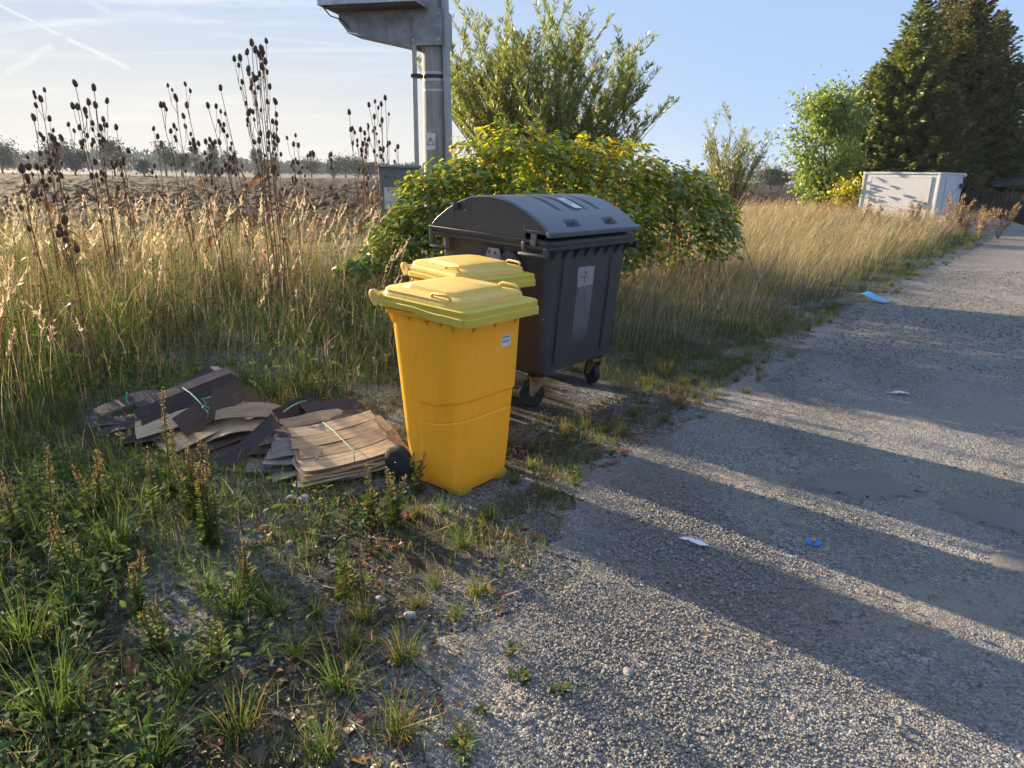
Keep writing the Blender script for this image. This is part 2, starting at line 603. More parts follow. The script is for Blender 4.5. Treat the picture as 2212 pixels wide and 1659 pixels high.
def blades(A, P, h, w, az, lean, C0, C1=None, nseg=3, curl=1.9):
    """curved grass blades; P (n,3), the rest (n,)"""
    n_ = len(P)
    if n_ == 0:
        return
    C1 = C0 if C1 is None else C1
    d = np.stack([np.cos(az), np.sin(az), 0 * az], -1)
    sidea = az + rng.uniform(-1.2, 1.2, n_) + math.pi / 2
    sd = np.stack([np.cos(sidea), np.sin(sidea), 0 * az], -1)
    rows, cols = [], []
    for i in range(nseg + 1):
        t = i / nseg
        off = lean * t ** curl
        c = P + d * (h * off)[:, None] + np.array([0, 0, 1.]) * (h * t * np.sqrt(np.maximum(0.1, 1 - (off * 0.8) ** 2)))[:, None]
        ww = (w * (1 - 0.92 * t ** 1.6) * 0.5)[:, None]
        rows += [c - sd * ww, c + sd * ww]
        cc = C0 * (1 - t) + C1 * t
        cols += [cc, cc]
    k = 2 * (nseg + 1)
    V = np.stack(rows, 1).reshape(-1, 3)
    C = np.stack(cols, 1).reshape(-1, 3)
    b = (np.arange(n_) * k)[:, None, None]
    q = np.array([[2 * i, 2 * i + 1, 2 * i + 3, 2 * i + 2] for i in range(nseg)])[None]
    A.add(V, Q=(b + q).reshape(-1, 4), C=C)


def blade_tip(P, h, az, lean):
    d = np.stack([np.cos(az), np.sin(az), 0 * az], -1)
    return P + d * (h * lean)[:, None] + np.array([0, 0, 1.]) * (h * np.sqrt(np.maximum(0.1, 1 - (lean * 0.8) ** 2)))[:, None]


def slim(A, P, D, L, Wd, C, Nn=None):
    """narrow rhombic leaves"""
    n_ = len(P)
    if n_ == 0:
        return
    Nn = rng.normal(size=(n_, 3)) if Nn is None else Nn
    S = unit(np.cross(D, Nn))
    m_ = P + D * (L * .45)[:, None]
    V = np.stack([P, m_ - S * (Wd * .5)[:, None], P + D * L[:, None], m_ + S * (Wd * .5)[:, None]], 1).reshape(-1, 3)
    A.add(V, Q=np.arange(n_ * 4).reshape(-1, 4), C=np.repeat(C, 4, 0))


def ovate(A, P, D, Nn, L, Wd, C, droop=0.25, fold=0.18):
    """broad pointed leaves with a fold along the midrib"""
    n_ = len(P)
    if n_ == 0:
        return
    S = unit(np.cross(D, Nn))
    Nn = unit(np.cross(S, D))
    L_, W_ = L[:, None], Wd[:, None]

    def pt(t, s, b):
        return P + D * L_ * t + S * W_ * s + Nn * (W_ * b - L_ * droop * t * t)
    V = np.stack([pt(0, 0, 0), pt(.22, -.5, fold), pt(.62, -.36, fold * .8), pt(1, 0, 0), pt(.62, .36, fold * .8), pt(.22, .5, fold), pt(.5, 0, 0)], 1).reshape(-1, 3)
    b = (np.arange(n_) * 7)[:, None, None]
    q = (b + np.array([[0, 6, 2, 1], [0, 5, 4, 6]])[None]).reshape(-1, 4)
    t = (b + np.array([[6, 3, 2], [6, 4, 3]])[None]).reshape(-1, 3)
    A.add(V, Q=q, T=t, C=np.repeat(C, 7, 0))


def tubes(A, P0, P1, r0, r1, C, k=4):
    P0, P1 = np.asarray(P0, float), np.asarray(P1, float)
    n_ = len(P0)
    if n_ == 0:
        return
    r0, r1 = np.broadcast_to(r0, (n_,)), np.broadcast_to(r1, (n_,))
    d = unit(P1 - P0)
    ref = np.where(np.abs(d[:, 2:3]) > .9, np.array([[1., 0, 0]]), np.array([[0, 0, 1.]]))
    a = unit(np.cross(d, ref))
    b = np.cross(a, d)
    V = []
    for (P, r_) in ((P0, r0), (P1, r1)):
        for j in range(k):
            t = 2 * math.pi * j / k
            V.append(P + (a * math.cos(t) + b * math.sin(t)) * r_[:, None])
    V = np.stack(V, 1).reshape(-1, 3)
    bs = (np.arange(n_) * 2 * k)[:, None, None]
    q = np.array([[j, (j + 1) % k, k + (j + 1) % k, k + j] for j in range(k)])[None]
    C = np.broadcast_to(np.asarray(C, float), (n_, 3))
    A.add(V, Q=(bs + q).reshape(-1, 4), C=np.repeat(C, 2 * k, 0))


def in_poly(x, y, poly):
    poly = np.asarray(poly, float)
    ins = np.zeros(len(x), bool)
    j = len(poly) - 1
    for i in range(len(poly)):
        xi, yi = poly[i]
        xj, yj = poly[j]
        c = ((yi > y) != (yj > y)) & (x < (xj - xi) * (y - yi) / (yj - yi + 1e-12) + xi)
        ins ^= c
        j = i
    return ins


def scatter(poly, n_):
    poly = np.asarray(poly, float)
    lo, hi = poly.min(0), poly.max(0)
    X = np.zeros((0, 2))
    while len(X) < n_:
        p = rng.uniform(lo, hi, (n_ * 2, 2))
        X = np.vstack([X, p[in_poly(p[:, 0], p[:, 1], poly)]])
    return X[:n_]


_pg = rng.uniform(0, 6.28, (6, 2))
_kg = rng.normal(size=(6, 2))


def lump(x, y, s):
    """cheap smooth noise in 0..1"""
    v = 0
    for i in range(6):
        v = v + np.sin((x * _kg[i, 0] + y * _kg[i, 1]) * s * (1 + .5 * i) + _pg[i, 0])
    return 0.5 + v / 12.0


def ord_(i):
    w = ['first', 'second', 'third', 'fourth', 'fifth', 'sixth', 'seventh', 'eighth', 'ninth', 'tenth', 'eleventh', 'twelfth', 'thirteenth',
         'fourteenth', 'fifteenth', 'sixteenth', 'seventeenth', 'eighteenth', 'nineteenth', 'twentieth']
    return w[i] if i < 20 else 'twenty-' + w[i - 20]

# ------------------------------------------------------------------ ground, road, field
EDGE = np.array([(-0.5, -4), (-0.25, 0.4), (-0.15, 1.4), (-0.24, 2.06), (0.17, 2.76), (0.53, 3.82), (1.64, 5.03), (2.78, 6.7), (4.99, 9.45),
                 (7.87, 13.1), (15.8, 22.9), (30, 40.6), (48, 62)])


def edge_x(y):
    return np.interp(y, EDGE[:, 1], EDGE[:, 0])


def pebble_nodes(n, vec, scale, lo, hi, tint):
    v = n('ShaderNodeTexVoronoi', {'Vector': vec, 'Scale': scale, 'Randomness': 1.0})
    sv = n('ShaderNodeSeparateColor', {0: v.outputs['Color']})
    val = n.math('ADD', lo, n.math('MULTIPLY', n.math('POWER', sv.outputs[0], 1.7), hi - lo))
    c = n('ShaderNodeCombineColor', {0: n.math('MULTIPLY', val, tint[0]), 1: n.math('MULTIPLY', val, tint[1]), 2: n.math('MULTIPLY', val, tint[2])}).outputs[0]
    return c, v.outputs['Distance']


m, n = mat('gravel_road')
tc = n('ShaderNodeTexCoord').outputs['Object']
w = n.vmath('ADD', tc, n('ShaderNodeVectorMath', {0: n('ShaderNodeTexNoise', {'Vector': tc, 'Scale': 25.0}).outputs['Color'], 'Scale': 0.02}, operation='SCALE').outputs[0])
ca, da = pebble_nodes(n, w, 105, 0.12, 0.40, (1.0, 0.96, 0.91))
cb, db = pebble_nodes(n, w, 150, 0.14, 0.34, (1.0, 0.95, 0.88))
big = n.noise(n('ShaderNodeMapping', {'Vector': tc, 'Rotation': (0, 0, R(-52)), 'Scale': (0.22, 1.25, 1)}).outputs[0], 0.9, 4, 0.6)
dirtm = n.smooth(big, 0.46, 0.60)
dirt = n.mix(n.noise(tc, 9, 5, 0.6), (0.19, 0.165, 0.137), (0.28, 0.245, 0.205))
c = n.mix(n.math('MULTIPLY', dirtm, 0.72), n.mix(n.smooth(n.noise(tc, 3, 3), .4, .6), ca, cb), dirt)
red = n.math('MULTIPLY', n.smooth(n('ShaderNodeSeparateXYZ', {0: tc}).outputs[1], 10, 22), n.smooth(n.noise(tc, 0.8, 3), .42, .6))
c = n.mix(n.math('MULTIPLY', red, 0.35), c, (0.26, 0.16, 0.11))
hgt = n.math('ADD', n.math('MULTIPLY', n.math('SUBTRACT', 1, da), n.math('SUBTRACT', 1.0, n.math('MULTIPLY', dirtm, 0.75))), n.math('MULTIPLY', n.math('SUBTRACT', 1, db), 0.45))
bm = n('ShaderNodeBump', {'Strength': 0.65, 'Distance': 0.010, 'Height': hgt}).outputs[0]
bm = n('ShaderNodeBump', {'Strength': 0.6, 'Distance': 0.12, 'Height': n.noise(tc, 2.2, 5, 0.6), 'Normal': bm}).outputs[0]
out(n, n('ShaderNodeBsdfPrincipled', {'Base Color': c, 'Roughness': 0.85, 'Normal': bm, 'Specular IOR Level': 0.3}).outputs[0])
M['road'] = m

m, n = mat('verge_soil')
tc = n('ShaderNodeTexCoord').outputs['Object']
ca, da = pebble_nodes(n, tc, 85, 0.08, 0.34, (1.0, 0.96, 0.91))
soil = n.mix(n.noise(tc, 7, 5, .65), (0.035, 0.027, 0.020), (0.085, 0.068, 0.052))
grav = n('ShaderNodeAttribute', attribute_name='grav').outputs['Fac']
c = n.mix(n.math('MAXIMUM', n.smooth(n.noise(tc, 1.1, 4), .47, .60), n.smooth(n.math('ADD', grav, n.math('MULTIPLY', n.noise(tc, 4, 4), .6)), .55, .95)), soil, ca)
c = n.mix(n.math('MULTIPLY', n.smooth(n.noise(tc, 2.3, 5, .65), .54, .66), .7), c, (0.055, 0.062, 0.016))
bm = n('ShaderNodeBump', {'Strength': 0.9, 'Distance': 0.02, 'Height': n.math('ADD', n.noise(tc, 30, 6, .7), n.math('MULTIPLY', n.math('SUBTRACT', 1, da), .3))}).outputs[0]
out(n, n('ShaderNodeBsdfPrincipled', {'Base Color': c, 'Roughness': 0.92, 'Normal': bm, 'Specular IOR Level': 0.2}).outputs[0])
M['soil'] = m

m, n = mat('ploughed_soil')
tc = n('ShaderNodeTexCoord').outputs['Object']
fur = n('ShaderNodeMapping', {'Vector': tc, 'Rotation': (0, 0, R(-38)), 'Scale': (0.35, 1.6, 1)}).outputs[0]
a = n.noise(fur, 1.2, 6, .7)
c = n.mix(n.smooth(a, .36, .64), (0.026, 0.017, 0.011), (0.068, 0.046, 0.028))
c = n.mix(n.math('MULTIPLY', n.smooth(n.noise(tc, .12, 3), .5, .65), .35), c, (0.07, 0.062, 0.028))
bm = n('ShaderNodeBump', {'Strength': 0.8, 'Distance': 0.12, 'Height': n.noise(tc, 5, 5, .7)}).outputs[0]
out(n, n('ShaderNodeBsdfPrincipled', {'Base Color': c, 'Roughness': 0.95, 'Normal': bm, 'Specular IOR Level': 0.15}).outputs[0])
M['field'] = m

m, n = mat('smooth_mud')
tc = n('ShaderNodeTexCoord').outputs['Object']
c = n.mix(n.noise(tc, 5, 5, .6), (0.115, 0.110, 0.104), (0.16, 0.15, 0.14))
c = n.mix(n.smooth(n.noise(tc, 120, 2), .66, .74), c, (0.22, 0.2, 0.18))
bm = n('ShaderNodeBump', {'Strength': 0.35, 'Distance': 0.01, 'Height': n.noise(tc, 60, 4, .6)}).outputs[0]
out(n, n('ShaderNodeBsdfPrincipled', {'Base Color': c, 'Roughness': 0.6, 'Normal': bm, 'Specular IOR Level': 0.35}).outputs[0])
M['mud'] = m

# ground: one sheet, finely divided near the camera
g = np.sinh(np.linspace(-1, 1, 181) * 7.2) / math.sinh(7.2) * 1500
gx, gy = np.meshgrid(g, g + 5.0)
gzv = gz(gx, gy)
nn_ = len(g)
idx = np.arange(nn_ * nn_).reshape(nn_, nn_)
F = np.stack([idx[:-1, :-1], idx[:-1, 1:], idx[1:, 1:], idx[1:, :-1]], -1).reshape(-1, 4)
gme = np_mesh('ground', np.stack([gx, gy, gzv], -1), [F], smooth=True)
ga = gme.attributes.new('grav', 'FLOAT', 'POINT')
ga.data.foreach_set('value', np.exp(-np.maximum(0, edge_x(gy) - gx - .0) / .35).astype(np.float32).ravel())
tag(obj('ground', gme, M['soil']), 'dark soil of the grassy verge and the land beyond', kind='structure')

# road: strip right of the edge line
ys = np.concatenate([np.linspace(-4, 12, 161), np.linspace(12.4, 60, 60)])
exs = edge_x(ys) + 0.12 * np.sin(ys * 3.1) + 0.09 * np.sin(ys * 7.7 + 1) + 0.05 * np.sin(ys * 17.3) + 0.07 * rng.normal(size=len(ys))
cross = np.linspace(0, 1, 24)
X = exs[:, None] + cross[None] * (4.8 + 0 * ys)[:, None] * 1.35
Y = ys[:, None] - cross[None] * 0.9
Z = 0.006 + 0.012 * (lump(X, Y, 1.6) - .5) * np.clip(cross * 6, 0, 1)[None] + 0.006 * np.clip(cross * 6, 0, 1)[None]
idx = np.arange(X.size).reshape(X.shape)
F = np.stack([idx[:-1, :-1], idx[:-1, 1:], idx[1:, 1:], idx[1:, :-1]], -1).reshape(-1, 4)
tag(obj('road', np_mesh('road', np.stack([X, Y, Z], -1), [F], smooth=True), M['road']), 'grey gravel track running beside the bins', kind='structure')


def blob_sheet(name, pts, z, m, label):
    z += .006
    """irregular flat patch from an outline, slightly domed"""
    pts = np.asarray(pts, float)
    t = np.linspace(0, len(pts), len(pts) * 6, endpoint=False)
    i0 = t.astype(int) % len(pts)
    fr = (t - t.astype(int))[:, None]
    p0, p1, p2, p3 = pts[(i0 - 1) % len(pts)], pts[i0], pts[(i0 + 1) % len(pts)], pts[(i0 + 2) % len(pts)]
    ring = .5 * ((2 * p1) + (-p0 + p2) * fr + (2 * p0 - 5 * p1 + 4 * p2 - p3) * fr ** 2 + (-p0 + 3 * p1 - 3 * p2 + p3) * fr ** 3)
    c = ring.mean(0)
    ring2 = ring + rng.normal(0, .022, ring.shape)
    rings = [np.hstack([c + ((ring2 if s > .9 else ring) - c) * s, np.full((len(ring), 1), z + dz)]) for s, dz in ((1.06, -.016), (.86, .0), (.6, .001), (.2, .001))]
    b = MB().loft([[tuple(p) for p in r_] for r_ in rings], cap0=False)
    return tag(b.build(name, m), label, kind='structure')


MUD = [[gp(*q)[:2] for q in P] for P in (
    [(1725, 1045), (1800, 1030), (1880, 1018), (1960, 1052), (1990, 1075), (1900, 1085), (1840, 1078), (1760, 1065)],
    [(2020, 1092), (2090, 1082), (2180, 1100), (2260, 1135), (2280, 1170), (2200, 1160), (2110, 1135)],
    [(2130, 1215), (2200, 1180), (2290, 1200), (2300, 1260), (2200, 1250)])]
for P, lab in zip(MUD, ('smooth dried mud patch nearest the bins on the gravel track', 'long smooth grey mud patch at the right edge of the track',
                        'small grey mud patch in the lower of the three on the track')):
    blob_sheet('mud_patch', P, 0.018, M['mud'], lab)

# ploughed field behind the verge
th = np.radians(np.linspace(-62, 48, 330))
rr = np.geomspace(13, 330, 300)
T, RR = np.meshgrid(th, rr)
X, Y = RR * np.sin(T), RR * np.cos(T)
D_ = -0.759 * (X - .05) + .651 * (Y - 4.73)
Z = 0.02 + rng.normal(0, .085, X.shape) * np.clip(RR / 30, .6, 1.6) + .05 * (lump(X, Y, .9) - .5)
idx = np.arange(X.size).reshape(X.shape)
F = np.stack([idx[:-1, :-1], idx[:-1, 1:], idx[1:, 1:], idx[1:, :-1]], -1).reshape(-1, 4)
keep = (D_.ravel()[F] > 11.5).all(1) & ((X.ravel()[F] < 7).all(1) | (Y.ravel()[F] > 46).all(1)) & (RR.ravel()[F] < 250 + 60 * np.sin(T.ravel()[F] * 5)).all(1)
tag(obj('field', np_mesh('field', np.stack([X, Y, Z], -1), [F[keep]]), M['field']), 'brown ploughed field stretching to the far trees', kind='structure')


# ------------------------------------------------------------------ yellow wheelie bins
def make_bin(label):
    root = thing('wheelie_bin', label, 'bin', group='yellow wheelie bins for plastic')
    # body: dense loft with the moulded step around the lower front
    zs = np.concatenate([np.linspace(0.014, 0.26, 18), np.linspace(.27, .62, 100), np.linspace(.64, .985, 14)])

    def sec(z):
        k = [0.0, 0.03, 0.06, 0.2, 0.5, 0.97, 1.0]
        f = lambda v: float(np.interp(z, k, v))
        y1 = float(np.interp(z, [0, .05, .12, .25, .97, 1], [.53, .535, .56, .58, .645, .647]))
        return f([.085, .075, .068, .06, .05, .035, .034]), f([.495, .505, .512, .52, .53, .545, .546]), f([.155, .145, .137, .125, .105, .085, .084]), y1
    rings = []
    for z in zs:
        x0, x1, y0, y1 = sec(z)
        base = np.array(rrect(x0, x1, y0, y1, .085, z, 10, 44))
        cx, cy = (x0 + x1) / 2, (y0 + y1) / 2
        # step line: lower part set in by 5 mm, except at the rear third of the sides
        yy, xx = base[:, 1], base[:, 0]
        side_t = np.clip((yy - y0) / (y1 - y0), 0, 1)
        line = 0.545 - 0.05 * np.clip((side_t - .0) / .4, 0, 1) ** 1.2
        m1 = 1 / (1 + np.exp((z - line) / .0022)) * (1 / (1 + np.exp((yy - .415) / .004)))
        line2 = line - .105
        m2 = np.exp(-((z - line2) / .0045) ** 2) * (1 / (1 + np.exp((yy - .36) / .02)))
        off = .0115 * m1 + .0045 * m2
        nx = np.where(np.abs(xx - cx) > (x1 - x0) / 2 - .06, np.sign(xx - cx), 0)
        ny = np.where(np.abs(yy - cy) > (y1 - y0) / 2 - .06, np.sign(yy - cy), 0)
        nrm = np.hypot(nx, ny) + 1e-9
        base[:, 0] -= nx / nrm * off
        base[:, 1] -= ny / nrm * off
        rings.append([tuple(p) for p in base])
    b = MB().loft(rings, cap1=False)
    # rim under the lid and small ribs hanging from it
    b.loft([rrect(.03, .55, .075, .652, .075, .955, 8), rrect(.012, .568, .045, .665, .075, .962, 8), rrect(.012, .568, .045, .665, .075, .985, 8), rrect(.04, .54, .09, .63, .06, .985, 8)], False, False)
    for yy in (.60, .45, .32, .22, .14):
        L_ = .05 if yy < .5 else .065
        for sx, xa, xb in ((0, .018, .046), (1, .562, .534)):
            b.prism([(xa, .958), (xb, .958), (xb + (.004 if sx == 0 else -.004), .958 - L_)], 1, yy - .004, yy + .004)
    for xx in (.13, .29, .45):
        b.prism([(.055, .958), (.10, .958), (.095, .90)], 0, xx - .004, xx + .004)
    b.build('body', M['yellow'], root, angle=40)
    for xa, xb in ((.085, .205), (.375, .495)):
        fb = MB()
        fb.loft([rrect(xa + .012, xb - .012, .15, .27, .03, 0.0, 6), rrect(xa + .003, xb - .003, .145, .28, .035, .018, 6), rrect(xa + .004, xb - .004, .15, .28, .035, .04, 6)])
        fb.build('foot', M['yellow'], root)
    # lid
    def skirt_z(x, y):
        # bottom of the skirt drops towards the front with a rippled transition on the sides
        t = np.clip((.42 - y) / .22, 0, 1)
        t = t * t * (3 - 2 * t)
        rip = .004 * math.sin(y * 170) * (1 if .12 < y < .30 else 0)
        return .995 - .032 * t + rip
    lb = MB()
    zt = lambda y: 1.036 + .018 * np.clip(y / .7, 0, 1)
    R0 = dict(n_=8, k=16)
    o_ = [rrect(.008, .572, .008, .682, .05, lambda x, y: skirt_z(x, y) + .004, **R0), rrect(0, .58, 0, .69, .055, skirt_z, **R0),
          rrect(0, .58, 0, .69, .055, lambda x, y: skirt_z(x, y) * .45 + zt(y) * .55 - .004, **R0),
          rrect(.006, .574, .006, .685, .052, lambda x, y: skirt_z(x, y) * .42 + zt(y) * .58 - .001, **R0),
          rrect(.006, .574, .006, .685, .052, lambda x, y: zt(y) - .004, **R0),
          rrect(.011, .569, .011, .68, .05, lambda x, y: zt(y), **R0), rrect(.03, .55, .10, .672, .07, lambda x, y: zt(y) + .001, **R0)]
    lb.loft(o_, False, True)
    lid = lb.build('lid', M['skirt'], root, angle=40)
    db = MB()
    crown = lambda x, y, a: zt(y) + a + .012 * (1 - ((x - .29) / .29) ** 2)
    R1 = dict(n_=8, k=10)
    db.loft([rrect(.018, .562, .085, .676, .075, lambda x, y: zt(y) - .003, **R1), rrect(.019, .561, .087, .675, .075, lambda x, y: zt(y) + .012, **R1),
             rrect(.022, .558, .090, .672, .075, lambda x, y: zt(y) + .018, **R1), rrect(.022, .558, .092, .672, .075, lambda x, y: zt(y) + .030, **R1),
             rrect(.032, .548, .105, .664, .075, lambda x, y: crown(x, y, .034) * .5 + .5 * (zt(y) + .036), **R1),
             rrect(.085, .495, .165, .60, .06, lambda x, y: crown(x, y, .034), **R1),
             rrect(.092, .488, .175, .585, .055, lambda x, y: crown(x, y, .036), **R1),
             rrect(.098, .482, .184, .55, .05, lambda x, y: crown(x, y, .054), **R1),
             rrect(.108, .472, .20, .52, .045, lambda x, y: crown(x, y, .057), **R1),
             rrect(.20, .38, .30, .42, .03, lambda x, y: crown(x, y, .059), **R1)], False, True)
    dome = db.build('lid_top', M['lid'], lid, angle=32)
    for sx in (0, 1):
        xm = .028 if sx == 0 else .552
        s_ = 1 if sx == 0 else -1
        hb = MB()
        zb = zt(.2) + .02
        hb.tube([(xm + s_ * .014, .148, zb), (xm + s_ * .006, .150, zb + .028), (xm + s_ * .004, .165, zb + .036), (xm + s_ * .004, .265, zb + .038), (xm + s_ * .006, .280, zb + .030), (xm + s_ * .014, .282, zb)], .0085, 8, True, 1.0)
        hb.box((min(xm - s_ * .002, xm + s_ * .055), .158, zb - .012), (max(xm - s_ * .002, xm + s_ * .055), .272, zb + .006))
        hb.build('handle', M['lid'], lid, bevel=.002)
    # hinge: rod, lugs and end knobs at the rear
    hg = MB()
    hg.tube([(.02, .712, 1.045), (.56, .712, 1.045)], .013, 12)
    for xa in (.0, .545):
        hg.lathe([(.012, 0), (.024, .002), (.026, .008), (.026, .03), (.02, .036)], (xa, .716, 1.046), 0, 18)
        hg.prism([(.655, 1.0), (.70, .985), (.735, 1.025), (.728, 1.062), (.69, 1.062), (.655, 1.045)], 0, xa + .002, xa + .032)
    hg.build('hinge', M['lid'], root, bevel=.003)
    hd = MB()
    hd.tube([(.06, .66, .985), (.06, .70, .99), (.09, .715, .99), (.49, .715, .99), (.52, .70, .99), (.52, .66, .985)], .014, 8)
    hd.build('pull_bar', M['yellow'], root)
    for xa in (-.008, .538):
        w = thing('wheel', None, None, (xa + .006, .56, .104))
        w.parent = root
        MB().lathe([(.066, .0), (.094, .0), (.105, .006), (.108, .014), (.108, .036), (.105, .044), (.094, .05), (.066, .05), (.064, .025)], (0, 0, 0), 0, 36).build('tyre', M['rubber'], w)
        hubm = MB().lathe([(.012, -.004), (.016, .003), (.03, .006), (.066, .010), (.067, .040), (.03, .044), (.012, .05)], (0, 0, 0), 0, 24)
        hubm.build('hub', M['hub'], w)
    MB().tube([(.01, .56, .104), (.58, .56, .104)], .010, 10).build('axle', M['galv'], root)
    # label on the front
    y_at = lambda z: float(np.interp(z, [.5, .97], [.105, .085])) - .0012
    st = MB().box((-.036, 0, -.031), (.036, .0016, .031)).build('sticker', M['paper'], root, False, 0, (.385, y_at(.83) - .001, .83), (R(2.4), 0, 0))
    mw = Matrix.Rotation(R(90), 4, 'X')
    text('OBEC VYBRALEC', .0085, M['ink'], st, Matrix.Translation((0, -.0008, .020)) @ mw)
    text('PLASTY', .0165, M['ink'], st, Matrix.Translation((0, -.0008, -.004)) @ mw)
    return root


bin1 = make_bin('yellow wheelie bin with a small white label, nearest the camera')
bin1.location = (-0.215, 3.16, 0)
bin1.rotation_euler = (0, 0, .87)
bin2 = copy_tree(bin1)
tag(bin2, 'yellow wheelie bin half hidden between the front bin and the dark container')
bin2.location = (-.27, 4.05, 0.02)
bin2.rotation_euler = (R(0.6), 0, .74)


# ------------------------------------------------------------------ large dark container with a rounded lid
def make_container():
    root = thing('waste_container', 'large dark grey four-wheeled waste container with a domed sliding lid', 'container', (.206, 4.6023, 0), 0)
    root.rotation_euler = (.035, 0, .8621)
    Wd, Dp = 1.13, 1.17
    b = MB()
    k = dict(n_=6, k=6)
    b.loft([rrect(.12, 1.01, .13, 1.04, .06, .262, **k), rrect(.10, 1.03, .11, 1.06, .07, .275, **k), rrect(.092, 1.038, .10, 1.068, .07, .32, **k),
            rrect(.070, 1.06, .075, 1.095, .065, .80, **k), rrect(.058, 1.072, .06, 1.11, .06, 1.13, **k), rrect(.052, 1.078, .052, 1.115, .055, 1.19, **k)], True, False)
    body = b.build('body', M['dark'], root, angle=30)
    # shallow vertical panel ribs on the front
    for xa in (.245, .855):
        rb = MB()
        rb.loft([[(xa - .012, .092, .34), (xa + .012, .092, .34), (xa + .008, .080, .345), (xa - .008, .080, .345)],
                 [(xa - .012, .062, 1.10), (xa + .012, .062, 1.10), (xa + .008, .048, 1.09), (xa - .008, .048, 1.09)]])
        rb.build('front_rib', M['dark'], root)
    # rim: two stacked lips
    rm = MB()
    rm.loft([rrect(.05, 1.08, .05, 1.12, .05, 1.178, **k), rrect(.004, 1.126, .004, 1.166, .05, 1.183, **k), rrect(.0, 1.13, .0, 1.17, .05, 1.19, **k),
             rrect(.0, 1.13, .0, 1.17, .05, 1.207, **k), rrect(.014, 1.116, .016, 1.155, .05, 1.211, **k), rrect(.014, 1.116, .016, 1.155, .05, 1.222, **k),
             rrect(.002, 1.128, .003, 1.167, .05, 1.226, **k), rrect(.002, 1.128, .003, 1.167, .05, 1.243, **k), rrect(.02, 1.11, .022, 1.15, .05, 1.252, **k),
             rrect(.07, 1.06, .07, 1.10, .04, 1.252, **k)], False, False)
    rm.build('rim', M['dark'], root)
    # triangular gussets hanging under the front rim
    for i in range(8):
        x = .105 + i * .1315
        MB().prism([(.006, 1.180), (.075, 1.180), (.070, 1.085)], 0, x - .0045, x + .0045).build('gusset', M['dark'], root, bevel=.002)
    # domed lid: (y, z) profile of the arc
    prof = np.array([(.012, 1.296), (.034, 1.318), (.074, 1.352), (.142, 1.394), (.221, 1.431), (.301, 1.463), (.381, 1.487), (.463, 1.502), (.546, 1.510),
                     (.640, 1.508), (.737, 1.495), (.836, 1.467), (.915, 1.434), (.995, 1.391), (1.09, 1.329), (1.152, 1.276), (1.165, 1.25)])
    seg = np.concatenate([[0], np.cumsum(np.hypot(*np.diff(prof, axis=0).T))])
    tt = np.linspace(0, seg[-1], 110)
    py, pz = np.interp(tt, seg, prof[:, 0]), np.interp(tt, seg, prof[:, 1])
    for _ in range(3):
        py[1:-1] = (py[:-2] + 2 * py[1:-1] + py[2:]) / 4
        pz[1:-1] = (pz[:-2] + 2 * pz[1:-1] + pz[2:]) / 4
    ty, tz = np.gradient(py), np.gradient(pz)
    ln = np.hypot(ty, tz)
    ny, nz = -tz / ln, ty / ln
    xs = np.linspace(.0, 1.13, 260)
    Xg, Tg = np.meshgrid(xs, tt)
    off = np.zeros_like(Xg)
    sm = lambda v, a, b_: np.clip((v - a) / (b_ - a), 0, 1)
    for xc in (.36, .52, .68, .84):                      # pressed grooves running over the crown
        half = .026
        prog = sm(Tg, .22, .34) * (1 - sm(Tg, .72, .80))
        m_ = sm(Xg, xc - half, xc - half + .006) * (1 - sm(Xg, xc + half - .012, xc + half))
        off -= .050 * m_ * prog
    for xc in (.33, .80):                                # grip pockets near the front edge
        m_ = sm(Xg, xc - .078, xc - .070) * (1 - sm(Xg, xc + .070, xc + .078)) * sm(Tg, .048, .058) * (1 - sm(Tg, .108, .122))
        off -= .040 * m_
    ed = np.minimum(sm(Xg, 0, .02), 1 - sm(Xg, 1.11, 1.13))
    off -= .012 * (1 - ed) ** 2
    V = np.stack([Xg, py[:, None] + ny[:, None] * off, pz[:, None] + nz[:, None] * off], -1)
    nr, nc = Xg.shape
    id_ = np.arange(nr * nc).reshape(nr, nc)
    F = np.stack([id_[:-1, :-1], id_[:-1, 1:], id_[1:, 1:], id_[1:, :-1]], -1).reshape(-1, 4)
    me = np_mesh('lid', V, [F], smooth=True)
    me.set_sharp_from_angle(angle=R(40))
    lid = obj('lid', me, M['skylit_lid'], root)
    sol = lid.modifiers.new('wall', 'SOLIDIFY')
    sol.thickness, sol.offset = .006, -1
    # lid side walls with raised edge band, one each side
    zbot = 1.236
    for s_ in (0, 1):
        X0 = .006 if s_ == 0 else 1.124
        d_ = 1 if s_ == 0 else -1
        pl_ = [(y, z - .006) for y, z in zip(py[::3], pz[::3])]
        outline = [(.24, 1.290), (.236, zbot)] + [(1.150, zbot)]
        poly = pl_ + [(1.150, zbot), (.236, zbot), (.232, 1.286), (.03, 1.286)]
        MB().prism(poly, 0, X0, X0 + d_ * .008).build('lid_side', M['dark'], lid, False)
        # flange along the bottom of the side, stepping up near the front
        fl = MB()
        for (ya, za), (yb, zb) in (((1.160, 1.240), (.215, 1.240)), ((.222, 1.226), (.222, 1.312)), ((.232, 1.300), (.02, 1.300))):
            y0, y1, z0, z1 = min(ya, yb), max(ya, yb), min(za, zb), max(za, zb)
            fl.box((X0 - d_ * .010 if d_ > 0 else X0 - .004, y0 - .006, z0 - .011), (X0 + .004 if d_ > 0 else X0 + .010, y1 + .006, z1 + .011))
        fl.build('lid_flange', M['dark'], lid, bevel=.004)
        for (ya, za), (yb, zb) in (((.92, 1.252), (.92, 1.418)), ((.748, 1.252), (.748, 1.478)),):
            mo = MB().prism([(ya - .006, za), (ya + .006, za), (yb + .006, zb), (yb - .006, zb)], 0, X0 - d_ * .004, X0 + d_ * .003)
            mo.build('lid_seam', M['dark'], lid, bevel=.002)
